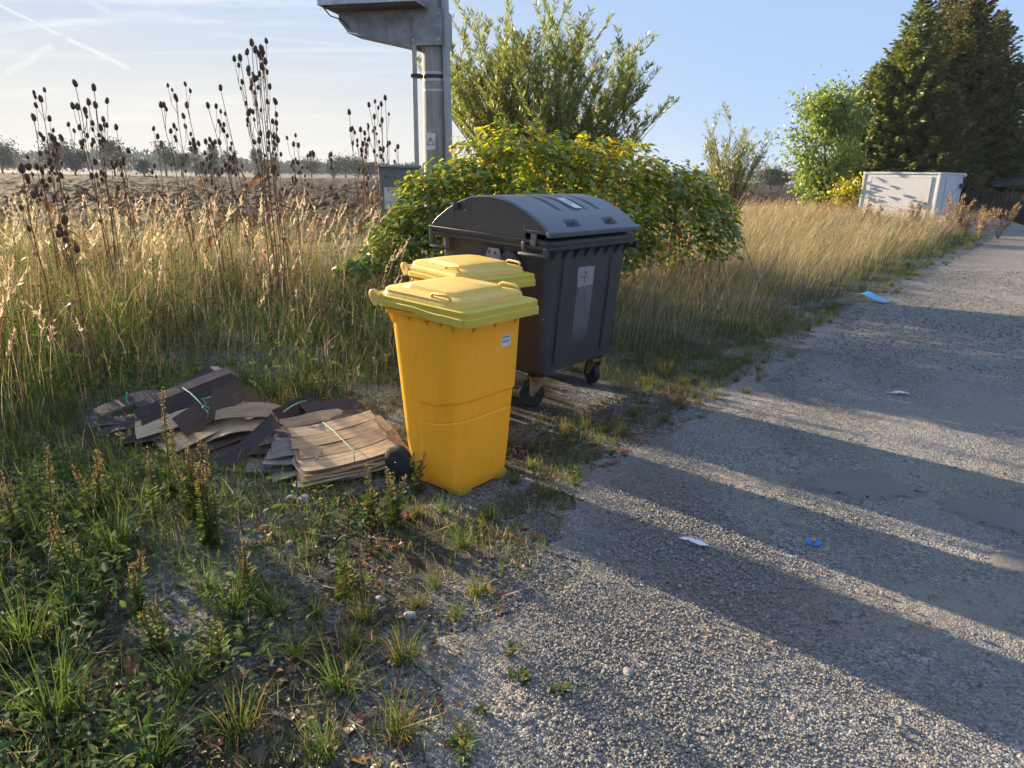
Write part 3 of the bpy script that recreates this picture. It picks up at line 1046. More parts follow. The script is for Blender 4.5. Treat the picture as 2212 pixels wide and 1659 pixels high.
        pv = MB().lathe([(.0, 0), (.012, 0), (.020, .002), (.026, .010), (.026, .050), (.02, .052)], (X0 - (.046 if s_ == 0 else .006), .872, 1.418), 0, 20)
        pv.build('pivot_cap', M['black'], lid)
        for (y, z) in ((.813, 1.449), (.797, 1.390)):
            MB().lathe([(.0, 0), (.006, .0), (.007, .004), (.007, .01)], (X0 - .004 if s_ == 0 else X0 - .004, y, z), 0, 10).build('screw', M['steel'], lid)
        # front corner bracket with the handle bar along the side
        hb = MB()
        hb.box((-.016 if s_ == 0 else 1.126, .205, 1.145), (.004 if s_ == 0 else 1.146, .235, 1.232))
        hb.box((-.016 if s_ == 0 else 1.126, .012, 1.145), (.004 if s_ == 0 else 1.146, .050, 1.20))
        hb.tube([(-.018 if s_ == 0 else 1.148, .250, 1.146), (-.018 if s_ == 0 else 1.148, .015, 1.146)], .016, 10)
        hb.build('side_handle', M['dark'], root, bevel=.004)
        lt = MB().box((-.014 if s_ == 0 else 1.124, .118, 1.208), (.006 if s_ == 0 else 1.144, .162, 1.290))
        lt.build('latch', M['skylit_lid'], lid, bevel=.006)
        # trunnion recess: arched plate with two bolt holes and the round trunnion boss
        tx0, tx1 = (.030, .050) if s_ == 0 else (1.08, 1.10)
        tp = MB().prism([(.30, .96), (.68, .96), (.68, 1.12), (.655, 1.165), (.60, 1.182), (.30, 1.182)], 0, tx0 + .018 * d_, tx0 + .030 * d_)
        tp.build('recess_plate', M['black'], root)
        br = MB().prism([(.455, .98), (.60, .98), (.595, 1.10), (.57, 1.150), (.47, 1.150), (.45, 1.10)], 0, tx0 - .012 * d_, tx0 - .004 * d_)
        brk = br.build('bracket', M['galv'], root, bevel=.002)
        for y in (.505, .560):
            MB().lathe([(.0, 0), (.011, 0), (.011, .004)], (tx0 - .0135 * d_ - (0 if d_ > 0 else .003), y, 1.118), 0, 14).build('bolt_hole', M['black'], brk)
        MB().tube([(tx0 - .03 * d_, .36, 1.06), (tx0 + .05 * d_, .36, 1.06)], .085, 20).build('trunnion', M['dark'], root)
    # rear handle loops left and right
    for s_ in (0, 1):
        X0 = 0.0 if s_ == 0 else 1.13
        d_ = 1 if s_ == 0 else -1
        rh = MB()
        rh.prism([(1.135, 1.09), (1.178, 1.09), (1.178, 1.25), (1.14, 1.25)], 0, X0, X0 + d_ * .03)
        rh.tube([(X0 + d_ * .015, .985, 1.10), (X0 + d_ * .015, 1.165, 1.098)], .017, 10)
        rh.prism([(.965, 1.08), (.99, 1.08), (1.0, 1.2), (.965, 1.2)], 0, X0 + d_ * .002, X0 + d_ * .05)
        rh.build('rear_handle', M['dark'], root, bevel=.004)
    fr = MB().loft([rrect(-.004, 1.134, -.006, .04, .012, 1.272), rrect(-.006, 1.136, -.010, .04, .014, 1.280), rrect(-.006, 1.136, -.010, .045, .014, 1.305), rrect(.0, 1.13, .0, .05, .014, 1.316)])
    fr.build('lid_lip', M['skylit_lid'], lid)
    # labels
    yf = lambda z: float(np.interp(z, [.32, .8, 1.13], [.10, .075, .060])) - .002
    sv = [(.43, 1.026), (.45, 1.036), (.64, 1.031), (.640, .893), (.442, .886), (.436, .95), (.428, .96), (.430, .99)]
    s1 = MB()
    s1.v = [(x, yf(z), z) for x, z in sv] + [(x, yf(z) + .0015, z) for x, z in sv]
    kk = len(sv)
    s1.f = [tuple(range(kk))] + [(i, kk + i, kk + (i + 1) % kk, (i + 1) % kk) for i in range(kk)]
    lab = s1.build('torn_label', M['oldpaper'], root, False)
    cr = MB()
    for pts in ([(.52, 1.0), (.535, .975), (.525, .965)], [(.47, .958), (.50, .962), (.53, .955), (.545, .96)], [(.527, .958), (.522, .935), (.535, .92)], [(.535, .99), (.55, .985)]):
        cr.tube([(x, yf(z) - .0005, z) for x, z in pts], .003, 4)
    cr.build('crack', M['black'], lab, False)
    MB().lathe([(.0, 0), (.003, 0), (.003, .004)], (.075, .08, .70), 1, 8).build('speck', M['paper'], root)
    # white sticker on the crown between the second and third groove, with a dark numeral
    i0 = int(np.argmin(abs(tt - .345)))
    pc = Vector((.60, py[i0], pz[i0]))
    tv = Vector((0, ty[i0], tz[i0])).normalized()
    nv = Vector((0, ny[i0], nz[i0]))
    mw = Matrix((Vector((1, 0, 0)), tv, nv)).transposed().to_4x4()
    mw.translation = pc + nv * .003
    st = MB().box((-.042, -.095, -.002), (.042, .095, .0015)).build('sticker', M['paper'], lid, False)
    st.matrix_local = mw
    text('1', .11, M['ink'], st, Matrix.Translation((0, 0.01, .002)))
    # casters
    for (x, y, a, lk) in ((.185, .20, -.70, 1), (.955, .20, -2.05, 0), (.185, .97, .5, 0), (.955, .97, .3, 0)):
        c = thing('caster', None, None, (x, y, 0))
        c.rotation_euler = (0, 0, a)
        c.parent = root
        dz = -y * .0 + .0
        f = MB()
        f.box((-.062, -.052, .226), (.062, .052, .236))
        f.lathe([(.045, 0), (.048, .004), (.048, .020), (.04, .024)], (0, 0, .203), 2, 18)
        for sy in (-.036, .030):
            f.prism([(-.058, .215), (.045, .215), (.055, .19), (-.018, .085), (-.045, .085), (-.055, .10)], 1, sy, sy + .006)
        fk = f.build('fork', M['rust'], c, bevel=.0015)
        MB().tube([(-.032, -.046, .1), (-.032, .046, .1)], .014, 10).build('axle_bolt', M['galv'], fk)
        w = thing('wheel', None, None, (-.032, 0, .1))
        w.parent = c
        MB().lathe([(.07, -.022), (.09, -.027), (.098, -.021), (.1, -.010), (.1, .010), (.098, .021), (.09, .027), (.07, .022)], (0, 0, 0), 1, 32).build('tyre', M['rubber'], w)
        MB().lathe([(.02, -.024), (.05, -.016), (.072, -.018), (.072, .018), (.05, .016), (.02, .024)], (0, 0, 0), 1, 24).build('rim', M['hub'], w)
        pd = MB().box((-.02, -.062, .226 + .01), (.02, .062, .275))
        pd.build('mount', M['dark'], c, bevel=.01)
        if lk:
            MB().prism([(.045, .20), (.105, .17), (.11, .155), (.06, .165), (.045, .17)], 1, -.02, .02).build('brake_lever', M['rust'], c, bevel=.002)
    return root


make_container()


# ------------------------------------------------------------------ concrete pole with platform bracket
def make_pole():
    Yp = 10.2
    base = at(942, 330, Yp)
    px, pyy = base[0], Yp
    z0 = float(gz(px, pyy))
    root = thing('utility_pole', 'concrete utility pole carrying a galvanised steel platform and grey conduits', 'pole', (px, pyy, z0), R(-14))
    sc = Yp / FPX                      # metres per view pixel at that distance
    zz = lambda py_: float(at(942, py_, Yp)[2]) - z0
    b = MB()
    b.lathe([(.185, 0), (.175, 1.6), (.158, 4.6), (.15, 6.2)], (0, 0, 0), 2, 28).build('shaft', M['concrete'], root)
    ztop, zbot = zz(26), zz(103)
    # bracket: two tapering plates either side of the pole, stiffened, reaching left
    for yy in (-.20, .20):
        pl = MB().prism([(-1.30, ztop - .10), (-1.30, ztop), (.17, ztop), (.17, zbot), (-.26, zbot), (-1.18, ztop - .24)], 1, yy - .006, yy + .006)
        p = pl.build('bracket_plate', M['galv'], root, False)
        for xa, xb in ((-1.02, -1.005), (-.62, -.605), (-.265, -.245)):
            zb_ = float(np.interp(xa, [-1.18, -.26], [ztop - .24, zbot])) + .01
            MB().box((xa, yy - .018, zb_), (xb, yy + .018, ztop - .01)).build('stiffener', M['galv'], p, False)
        for (bx, bz) in ((-.22, ztop - .07), (.14, ztop - .07), (-.22, zbot + .06), (.14, zbot + .06)):
            MB().lathe([(.0, -.03), (.016, -.03), (.016, -.012), (.024, -.010), (.024, .0)], (bx, yy - .006, bz), 1, 10).build('bolt', M['steel'], p)
    MB().prism([(-1.19, ztop - .245), (-1.17, ztop - .26), (-.26, zbot - .02), (-.26, zbot)], 1, -.215, .215).build('bottom_flange', M['galv'], root, False)
    MB().box((.168, -.215, zbot - .002), (.182, .215, ztop + .002)).build('end_flange', M['galv'], root, False)
    # platform deck: fascia frame with a grating of bars
    fy0, fy1, fx0, fx1 = -.62, .55, -1.38, -.02
    fr = MB()
    fr.box((fx0, fy0, ztop + .004), (fx1, fy0 + .012, ztop + .075))
    fr.box((fx0, fy1 - .012, ztop + .004), (fx1, fy1, ztop + .075))
    fr.box((fx0, fy0 + .012, ztop + .004), (fx0 + .012, fy1 - .012, ztop + .075))
    fr.box((fx1 - .012, fy0 + .012, ztop + .004), (fx1, fy1 - .012, ztop + .075))
    deck = fr.build('platform_frame', M['steel'], root, False)
    nb = 46
    gm = None
    for i in range(nb):
        x = fx0 + .012 + (fx1 - fx0 - .024) * (i + .5) / nb
        if gm is None:
            o = MB().box((-.0035, fy0 + .013, ztop + .012), (.0035, fy1 - .013, ztop + .05)).build('grating_bar', M['galv'], deck, False)
            gm = o.data
        else:
            o = obj('grating_bar', gm, None, deck)
        o.location = (x, 0, 0)
    MB().box((fx0 + .013, fy0 + .013, ztop + .052), (fx1 - .013, fy1 - .013, ztop + .056)).build('deck_sheet', M['galv'], root, False)
    # posts standing on the platform
    for (x, y, w_) in ((-.10, -.55, .05), (-.55, .3, .04), (-1.1, .3, .04)):
        MB().box((x, y, ztop + .058), (x + w_, y + w_, ztop + 1.6)).build('post', M['galv'], root, False)
    MB().box((-1.0, -.1, ztop + .06), (-.25, .42, ztop + .75)).build('transformer_tank', M['galv'], root, bevel=.03)
    MB().tube([(-1.36, -.5, ztop - .0), (-1.32, -.4, ztop - .08), (-1.24, -.25, ztop - .10), (-1.15, -.21, ztop - .20)], .008, 6).build('cable', M['black'], root)
    # conduits
    xl = (at(907, 200, Yp)[0] - px)
    MB().box((xl - .03, -.23, 0.2), (xl + .03, -.19, zbot)).build('square_conduit', M['paintpipe'], root, bevel=.006)
    MB().tube([(.22, -.10, .2), (.225, -.10, 2.0), (.19, -.12, 4.2), (.165, -.12, 6.2)], .052, 14).build('round_conduit', M['conduit'], root)
    # straps
    for py_, w_, mm in ((160, .03, 'whitetrim'), (175, .03, 'whitetrim'), (197, .03, 'whitetrim'), (314, .022, 'steel')):
        z = zz(py_)
        ex = .02
        MB().loft([[(math.cos(t) * .1725, math.sin(t) * .1725, z + dz) for t in np.linspace(0, 2 * math.pi, 29)[:-1]] for dz in (-w_ / 2, w_ / 2)], False, False).build('strap', M[mm], root)
    MB().loft([[(math.cos(t) * .171, math.sin(t) * .171, z_) for t in np.linspace(0, 2 * math.pi, 29)[:-1]] for z_ in (zz(171), zz(164))], False, False).build('clamp_band', M['black'], root)
    MB().box((xl - .045, -.25, zz(172)), (-.12, -.12, zz(164))).build('clamp_arm', M['black'], root, bevel=.005)
    # warning plate
    zs = zz(307)
    sg = MB().box((-.068, -.003, -.105), (.068, .003, .105)).build('warning_sign', M['paper'], root, False, 0, (-.005, -.195, zs))
    tr_ = MB()
    A_, B_, C_ = (-.055, -.045), (.055, -.045), (0, .055)
    for p, q in ((A_, B_), (B_, C_), (C_, A_)):
        tr_.tube([(p[0], -.0045, p[1]), (q[0], -.0045, q[1])], .005, 4)
    tr_.build('triangle_mark', M['ink'], sg, False)
    MB().prism([(.008, .035), (-.012, -.004), (.002, -.002), (-.006, -.034), (.014, .006), (.0, .005), (.014, .033)], 1, -.0048, -.0032).build('lightning_mark', M['ink'], sg, False)


make_pole()

# electrical cabinet
cp = at(857, 400, 9.3)
cab = thing('electrical_cabinet', 'grey-green electrical cabinet half covered by knotweed leaves', 'cabinet', (cp[0], 9.3, float(gz(cp[0], 9.3))), R(-8))
ztop = float(at(857, 357, 9.3)[2]) - cab.location.z
MB().box((-.24, -.0, 0.0), (.24, .25, ztop - .03)).build('body', M['cabinet'], cab, bevel=.004)
MB().box((-.262, -.03, ztop - .029), (.262, .28, ztop)).build('roof', M['galv'], cab, bevel=.004)
MB().box((-.225, -.006, .15), (.225, -.001, ztop - .09)).build('door', M['cabinet'], cab, bevel=.002)
sg = MB().box((-.17, -.012, ztop - .56), (.12, -.008, ztop - .28)).build('sign', M['paper'], cab, False)
rx = Matrix.Rotation(R(90), 4, 'X')
text('TS', .085, M['ink'], sg, Matrix.Translation((-.09, -.0125, ztop - .325)) @ rx)
text('STR      SAT', .055, M['blueink'], sg, Matrix.Translation((-.025, -.0125, ztop - .475)) @ rx)
MB().lathe([(.0, -.02), (.012, -.02), (.012, 0)], (-.14, -.006, ztop - .14), 1, 10).build('lock', M['black'], cab)

# ------------------------------------------------------------------ white box body, shed, fence
def ground_px(px, Y):
    p_ = at(px, 420, Y)
    return np.array([p_[0], Y, 0.0])


box_ = thing('box_trailer_body', 'dented white box body standing in the tall grass under the spruces', 'box', tuple(ground_px(1860, 27.6)), R(-52))
L_, Dd, Hh = 2.72, 2.1, 1.95
MB().box((0, 0, .0), (L_, Dd, Hh)).build('shell', M['white'], box_, bevel=.02)
for a, b_ in (((-.03, -.03, Hh - .02), (L_ + .03, .05, Hh + .05)), ((-.03, .05, Hh - .02), (.05, Dd + .03, Hh + .05)), ((L_ - .05, .05, Hh - .02), (L_ + .03, Dd + .03, Hh + .05)),
              ((-.02, -.02, 0), (.06, -.004, Hh - .02)), ((L_ - .06, -.02, 0), (L_ + .02, -.004, Hh - .02))):
    MB().box(a, b_).build('edge_trim', M['whitetrim'], box_, bevel=.008)
dr = MB().box((.30, -.022, .1), (2.45, -.004, Hh - .14)).build('side_panel', M['white'], box_, bevel=.004)
for a, b_ in (((.30, -.026, .1), (.325, -.006, Hh - .12)), ((2.445, -.026, .1), (2.47, -.006, Hh - .12)), ((.30, -.026, Hh - .14), (2.47, -.006, Hh - .115))):
    MB().box(a, b_).build('panel_seal', M['whitetrim'], box_, False)
MB().box((1.9, -.05, .98), (2.1, -.02, 1.0)).build('dent_mark', M['black'], box_, False)
MB().prism([(2.38, .86), (2.43, .94), (2.33, .96)], 1, -.05, -.02).build('latch', M['black'], box_, False)
MB().box((.30, -.03, .62), (2.45, -.018, .66)).build('rub_strip', M['whitetrim'], box_, False)
ed = MB().box((L_ + .004, .55, .1), (L_ + .02, 1.5, Hh - .12)).build('end_door', M['white'], box_, bevel=.004)
for y in (.54, 1.5):
    MB().box((L_ + .004, y, .1), (L_ + .028, y + .02, Hh - .1)).build('door_seal', M['whitetrim'], box_, False)
MB().box((L_ + .02, 1.8, 1.45), (L_ + .12, 1.95, 1.62)).build('lamp_housing', M['black'], box_, bevel=.01)
MB().lathe([(.0, 0), (.07, 0), (.07, .06), (.03, .1)], (L_ + .02, 2.0, 1.92), 0, 12).build('marker_lamp', M['whitetrim'], box_)

shp = at(2240, 420, 33.0)
shed = thing('timber_shed', 'dark timber shed with a grey sheet roof behind the fence', 'shed', (shp[0] - 1.2, 33.0, 0), R(-30))
wl = MB().box((-.6, 0, 0), (8, 5, 2.5)).build('wall', M['wood_dark'], shed)
for i in range(18):
    MB().box((-.6 + i * .475, -.03, .2), (-.6 + i * .475 + .45, -.004, 2.45)).build('board', M['wood_dark'], wl, False)
rf = MB().prism([(-.9, 2.35), (2.5, 3.75), (5.9, 2.35), (5.9, 2.27), (2.5, 3.66), (-.9, 2.27)], 0, -1.3, 8.5)
rf.build('roof', M['roofing'], shed, False)
MB().box((-1.3, -.93, 2.2), (8.5, -.905, 2.36)).build('fascia_board', M['wood_brown'], shed, False)
MB().prism([(-.9, 2.1), (-2.4, 1.55), (-2.4, 1.5), (-.9, 2.04)], 0, -1.0, 8.0).build('awning', M['roofing'], shed, False)
f0, f1 = at(2060, 450, 30.0), at(2300, 455, 26.5)
fn = thing('plank_fence', 'dark wooden plank fence in the shade beneath the spruces', 'fence', (f0[0], f0[1], 0), math.atan2(f1[1] - f0[1], f1[0] - f0[0]))
fl_ = math.hypot(f1[0] - f0[0], f1[1] - f0[1])
pm = None
for i in range(int(fl_ / .16)):
    if pm is None:
        o = MB().prism([(0, 0), (.13, 0), (.13, 1.32), (.065, 1.38), (0, 1.32)], 1, -.02, 0).build('plank', M['wood_dark'], fn, False)
        pm = o.data
    else:
        o = obj('plank', pm, None, fn)
    o.location = (i * .16, 0, random.uniform(-.04, .05))
for z in (.35, 1.05):
    MB().box((-.05, .003, z), (fl_, .05, z + .09)).build('rail', M['wood_dark'], fn, False)
md = at(2130, 462, 24.0)
rings = []
for s_, h in ((1.9, -.05), (1.5, .18), (1.0, .36), (.5, .46), (.12, .5)):
    rings.append([(math.cos(t) * s_ * 1.25 * (1 + .1 * math.sin(3 * t + s_)), math.sin(t) * s_ * .8 * (1 + .12 * math.cos(4 * t)), h * (1 + .1 * math.sin(5 * t))) for t in np.linspace(0, 2 * math.pi, 33)[:-1]])
tag(MB().loft(rings, False).build('gravel_mound', M['road'], None, True, 0, (md[0], 24.5, 0)), 'low grey gravel heap in front of the dark plank fence', 'gravel heap')


# ------------------------------------------------------------------ heaps of tied boards
def board_mat(name, top, side, bump=0.25):
    mt = []
    for nm, col, st in ((name + '_face', top, (1.2, 14, 14)), (name + '_edge', side, (1.2, 30, 30))):
        m_, n_ = mat(nm)
        tc_ = n_('ShaderNodeTexCoord').outputs['Object']
        mp_ = n_('ShaderNodeMapping', {'Vector': tc_, 'Scale': st}).outputs[0]
        a_ = n_.noise(mp_, 3.5, 6, .7)
        rnd = n_('ShaderNodeObjectInfo').outputs['Random']
        c_ = n_.mix(n_.smooth(a_, .3, .7), tuple(v * .75 for v in col), tuple(v * 1.25 for v in col))
        c_ = n_('ShaderNodeHueSaturation', {'Color': c_, 'Value': n_.math('ADD', .75, n_.math('MULTIPLY', rnd, .5))}).outputs[0]
        c_ = n_.mix(n_.math('MULTIPLY', n_.smooth(n_.noise(tc_, 9, 4, .6), .55, .72), .35), c_, (.16, .12, .085))
        b_ = n_('ShaderNodeBump', {'Strength': bump, 'Distance': .004, 'Height': n_.noise(mp_, 18, 4, .6)}).outputs[0]
        out(n_, n_('ShaderNodeBsdfPrincipled', {'Base Color': c_, 'Roughness': .68 if nm.endswith('face') and col[0] < .15 else .8, 'Specular IOR Level': .25, 'Normal': b_}).outputs[0])
        mt.append(m_)
    return mt


BM = {'dark': board_mat('dark_laminate', (.046, .036, .037), (.29, .215, .135)), 'tan': board_mat('tan_fibreboard', (.43, .32, .20), (.32, .235, .145)),
      'brown': board_mat('brown_laminate', (.085, .055, .043), (.30, .22, .135)), 'grey': board_mat('grey_fibreboard', (.215, .185, .16), (.18, .15, .125))}


def board(A, B, wv, width, thick, kind, bend=0.0, wave=0.0, jag=0.0, nl=12, nw=3):
    """bent slab from A to B (mid-line of its length), lying across wv"""
    A, B, wv = Vector(A), Vector(B), Vector(wv)
    ax = (B - A)
    L = ax.length
    ax.normalize()
    wv = (wv - ax * wv.dot(ax)).normalized()
    nv = ax.cross(wv).normalized()
    if nv.z < 0:
        nv = -nv
    ph = random.uniform(0, 6)
    V, F, MI = [], [], []
    ja = [random.uniform(-jag, jag) for _ in range(nw + 1)]
    jb = [random.uniform(-jag, jag) for _ in range(nw + 1)]
    for top in (1, 0):
        for i in range(nl + 1):
            t = i / nl
            for j in range(nw + 1):
                s = j / nw - .5
                l_ = (t - .5) * L + ja[j] * (1 - t) ** 4 + jb[j] * t ** 4
                h = bend * (1 - (2 * t - 1) ** 2) + wave * math.sin(t * 7 + ph + s) - thick * (1 - top)
                V.append((l_, s * width * (1 + .02 * math.sin(9 * t + ph)), h))
    st = (nl + 1) * (nw + 1)
    I = lambda top, i, j: (0 if top else st) + i * (nw + 1) + j
    for i in range(nl):
        for j in range(nw):
            F.append((I(1, i, j), I(1, i + 1, j), I(1, i + 1, j + 1), I(1, i, j + 1)))
            MI.append(0)
            F.append((I(0, i, j), I(0, i, j + 1), I(0, i + 1, j + 1), I(0, i + 1, j)))
            MI.append(1)
        for j, fl in ((0, 0), (nw, 1)):
            q = (I(1, i, j), I(0, i, j), I(0, i + 1, j), I(1, i + 1, j))
            F.append(q if not fl else q[::-1])
            MI.append(1)
    for j in range(nw):
        F.append((I(1, 0, j), I(1, 0, j + 1), I(0, 0, j + 1), I(0, 0, j)))
        F.append((I(1, nl, j), I(0, nl, j), I(0, nl, j + 1), I(1, nl, j + 1)))
        MI += [1, 1]
    me = bpy.data.meshes.new('board')
    me.from_pydata(V, [], F)
    for m_ in BM[kind]:
        me.materials.append(m_)
    me.polygons.foreach_set('material_index', MI)
    o = bpy.data.objects.new('board', me)
    COL.objects.link(o)
    mw = Matrix((ax, nv.cross(ax), nv)).transposed().to_4x4()
    mw.translation = (A + B) / 2
    o.matrix_world = mw
    return o


def pt(px, py, Y):
    return tuple(at(px, py, Y))


UP = (0, .55, .84)
flat = (.12, 1, .12)
B1 = []      # left heap, dark laminate, listed from the top down: (kind, A, B, wv, width, bend, wave)
heap1 = [
    ('dark', (298, 902, 3.92), (512, 818, 4.38), (-.1, .75, .66), .115, .0, .0, 'long dark brown board lying on top of the tied left bundle'),
    ('dark', (300, 880, 4.10), (500, 800, 4.50), (-.1, .9, .3), .12, .01, .0, 'dark board just behind the top one in the left bundle'),
    ('tan', (408, 850, 4.35), (475, 795, 4.66), (-.1, .9, .3), .14, .0, .0, 'tan board end poking up highest behind the left bundle'),
    ('dark', (370, 850, 4.30), (462, 800, 4.6), (-.1, .9, .35), .10, .0, .0, 'short dark board fanned out at the upper back of the left bundle'),
    ('dark', (205, 895, 4.12), (345, 850, 4.34), (-.05, .9, .25), .13, .03, .004, 'dark warped sheet arching over the upper left of the bundle'),
    ('brown', (385, 925, 3.86), (524, 838, 4.18), (-.05, .72, .7), .15, .0, .0, 'brown board under the knotted green twine of the left bundle'),
    ('tan', (345, 948, 3.90), (525, 860, 4.22), (-.05, .9, .2), .14, .0, .002, 'tan board edge directly beneath the brown twined board'),
    ('dark', (200, 912, 4.02), (330, 890, 4.15), (0, 1, .12), .12, -.01, .004, 'dark board tip sticking out furthest left of the heap'),
    ('dark', (212, 930, 3.95), (350, 908, 4.1), (0, 1, .12), .12, .01, .004, 'dark curled board just below the leftmost tip of the heap'),
    ('tan', (292, 930, 3.86), (470, 880, 4.1), (0, .9, .35), .16, .0, .003, 'tan board with a ragged end low at the middle of the left heap'),
    ('dark', (285, 945, 3.82), (430, 905, 4.0), (0, .9, .35), .13, .0, .0, 'dark board with a ragged end at the lower front of the left heap'),
    ('grey', (345, 962, 3.84), (540, 872, 4.3), (-.05, .9, .15), .16, .0, .003, 'greyish board third up in the front of the left heap'),
    ('brown', (455, 895, 4.1), (560, 852, 4.5), (0, .9, .35), .13, .01, .0, 'glossy brown board end pointing right behind the twine knot'),
    ('dark', (215, 955, 3.92), (380, 930, 4.0), (0, 1, .1), .2, .01, .003, 'dark sheet near the ground at the left end of the heap'),
    ('dark', (230, 968, 3.88), (420, 950, 3.95), (0, 1, .1), .22, .0, .003, 'lowest dark sheet on the ground at the left end of the heap'),
    ('tan', (352, 970, 3.78), (560, 880, 4.2), (0, 1, .25), .18, .01, .004, 'wavy tan sheet in the lower middle of the left heap'),
    ('brown', (360, 990, 3.72), (580, 905, 4.1), (0, 1, .2), .2, .0, .004, 'brown sheet near the ground under the left heap'),
]
for kd, a, b_, wv, wd, bend, wave, lab in heap1:
    o = board(pt(*a), pt(*b_), wv, wd, (.006 if kd != 'grey' else .005), kd, bend, wave, .012)
    tag(o, lab, 'board', 'boards of the left heap')
mid = [
    ('tan', (470, 892, 4.0), (612, 892, 4.15), (0, 1, .25), .15, .03, .004, 'curved tan board bridging the gap between the two heaps'),
    ('dark', (488, 1005, 3.56), (596, 905, 3.85), (.55, .45, .25), .10, .0, .0, 'narrow dark plank leaning diagonally between the two heaps'),
    ('tan', (430, 945, 3.92), (595, 915, 4.05), (0, 1, .2), .16, .03, .008, 'wavy tan sheet beneath the bridging board'),
    ('grey', (440, 965, 3.86), (600, 938, 3.98), (0, 1, .2), .18, -.02, .008, 'wavy greyish sheet low between the two heaps'),
    ('brown', (400, 985, 3.76), (590, 960, 3.9), (0, 1, .15), .2, .01, .008, 'wavy brown sheet on the ground between the two heaps'),
    ('tan', (395, 1008, 3.68), (560, 975, 3.85), (0, 1, .1), .12, .0, .006, 'narrow tan sheet lying at the front foot of the left heap'),
    ('dark', (600, 900, 4.05), (672, 868, 4.35), (0, .9, .4), .11, .0, .0, 'short dark board tied with twine behind the tan bundle'),
    ('dark', (655, 882, 4.2), (775, 872, 4.4), (0, 1, .2), .13, .0, .0, 'dark grey board lying flat behind the tan bundle'),
    ('tan', (610, 915, 4.0), (740, 890, 4.2), (0, 1, .2), .12, .0, .004, 'thin tan board edge behind the tan bundle'),
    ('brown', (600, 932, 3.95), (760, 905, 4.1), (0, 1, .15), .16, .0, .004, 'brown board underneath the dark ones behind the tan bundle'),
    ('grey', (590, 948, 3.9), (760, 925, 4.0), (0, 1, .1), .2, .0, .004, 'grey board on the ground behind the tan bundle'),
]
for kd, a, b_, wv, wd, bend, wave, lab in mid:
    tag(board(pt(*a), pt(*b_), wv, wd, .0055, kd, bend, wave, .016), lab, 'board', 'boards between the heaps')
# right bundle: a curved stack of wide tan sheets, the top one in four strips
c0, c1 = np.array(pt(640, 968, 3.62)), np.array(pt(824, 925, 3.86))
ax_ = (c1 - c0) / np.linalg.norm(c1 - c0)
wv_ = np.cross(np.array([0, 0, 1.]), ax_)
wv_ /= np.linalg.norm(wv_)
wv_t = wv_ + np.array([0, 0, .16])
names4 = ('farthest', 'second farthest', 'second nearest', 'nearest')
for i in range(4):
    off = (1.5 - i) * .127
    sh = wv_t * off
    o = board(c0 + sh + ax_ * (-.02 * (i % 2)), c1 + sh, tuple(wv_t), .120, .006, 'tan', -.022, .002, .012)
    tag(o, 'wide tan strip atop the right bundle, %s of four from the camera' % names4[i], 'board', 'boards of the tan bundle')
lab5 = ['tan sheet directly under the four top strips of the right bundle', 'second tan sheet below the top strips of the right bundle', 'third tan sheet in the middle of the right bundle',
        'fourth sheet down in the right bundle, with a torn edge']
for i in range(4):
    dz = np.array([random.uniform(-.02, .02), -.01 * i, -.015 * (i + 1)])
    tag(board(c0 + dz - ax_ * .01 * i, c1 + dz + ax_ * .03 * i, tuple(wv_t), .50 + .012 * i, .0055, 'tan', -.02, .005, .03), lab5[i], 'board', 'boards of the tan bundle')
low = [
    ('grey', (585, 972, 3.66), (690, 962, 3.72), (.1, 1, .1), .22, .01, .004, 'dark grey sheet end sticking out left under the tan bundle'),
    ('grey', (580, 985, 3.60), (720, 980, 3.64), (.1, 1, .08), .2, .0, .006, 'grey sheet end second from the top left of the tan bundle'),
    ('grey', (536, 1008, 3.58), (640, 998, 3.62), (.1, 1, .05), .15, .0, .004, 'pale grey board pointing furthest left under the tan bundle'),
    ('grey', (585, 1015, 3.55), (760, 990, 3.66), (.1, 1, .06), .22, .0, .006, 'grey sheet in the middle of the lower tan bundle'),
    ('tan', (640, 1018, 3.50), (812, 988, 3.66), (.1, 1, .06), .2, .012, .006, 'wavy tan sheet curving along the lower right of the tan bundle'),
    ('grey', (562, 1035, 3.50), (805, 1004, 3.62), (.1, 1, .04), .26, .0, .005, 'bottom grey sheet on the ground under the tan bundle'),
    ('tan', (592, 1035, 3.42), (665, 1014, 3.5), (.2, 1, .06), .06, .0, .0, 'short light strip lying on the front of the bottom sheet'),
    ('tan', (680, 990, 3.44), (692, 965, 3.52), (1, .3, .2), .035, .0, .0, 'small upright tan offcut at the front corner of the tan bundle'),
]
for kd, a, b_, wv, wd, bend, wave, lab in low:
    tag(board(pt(*a), pt(*b_), wv, wd, .007, kd, bend, wave, .02), lab, 'board', 'boards of the tan bundle')
# twine
def twine(pts, lab, r_=.0035):
    P = [Vector(p) for p in pts]
    tag(MB().tube(P, r_, 6).build('twine', M['twine']), lab, 'twine')


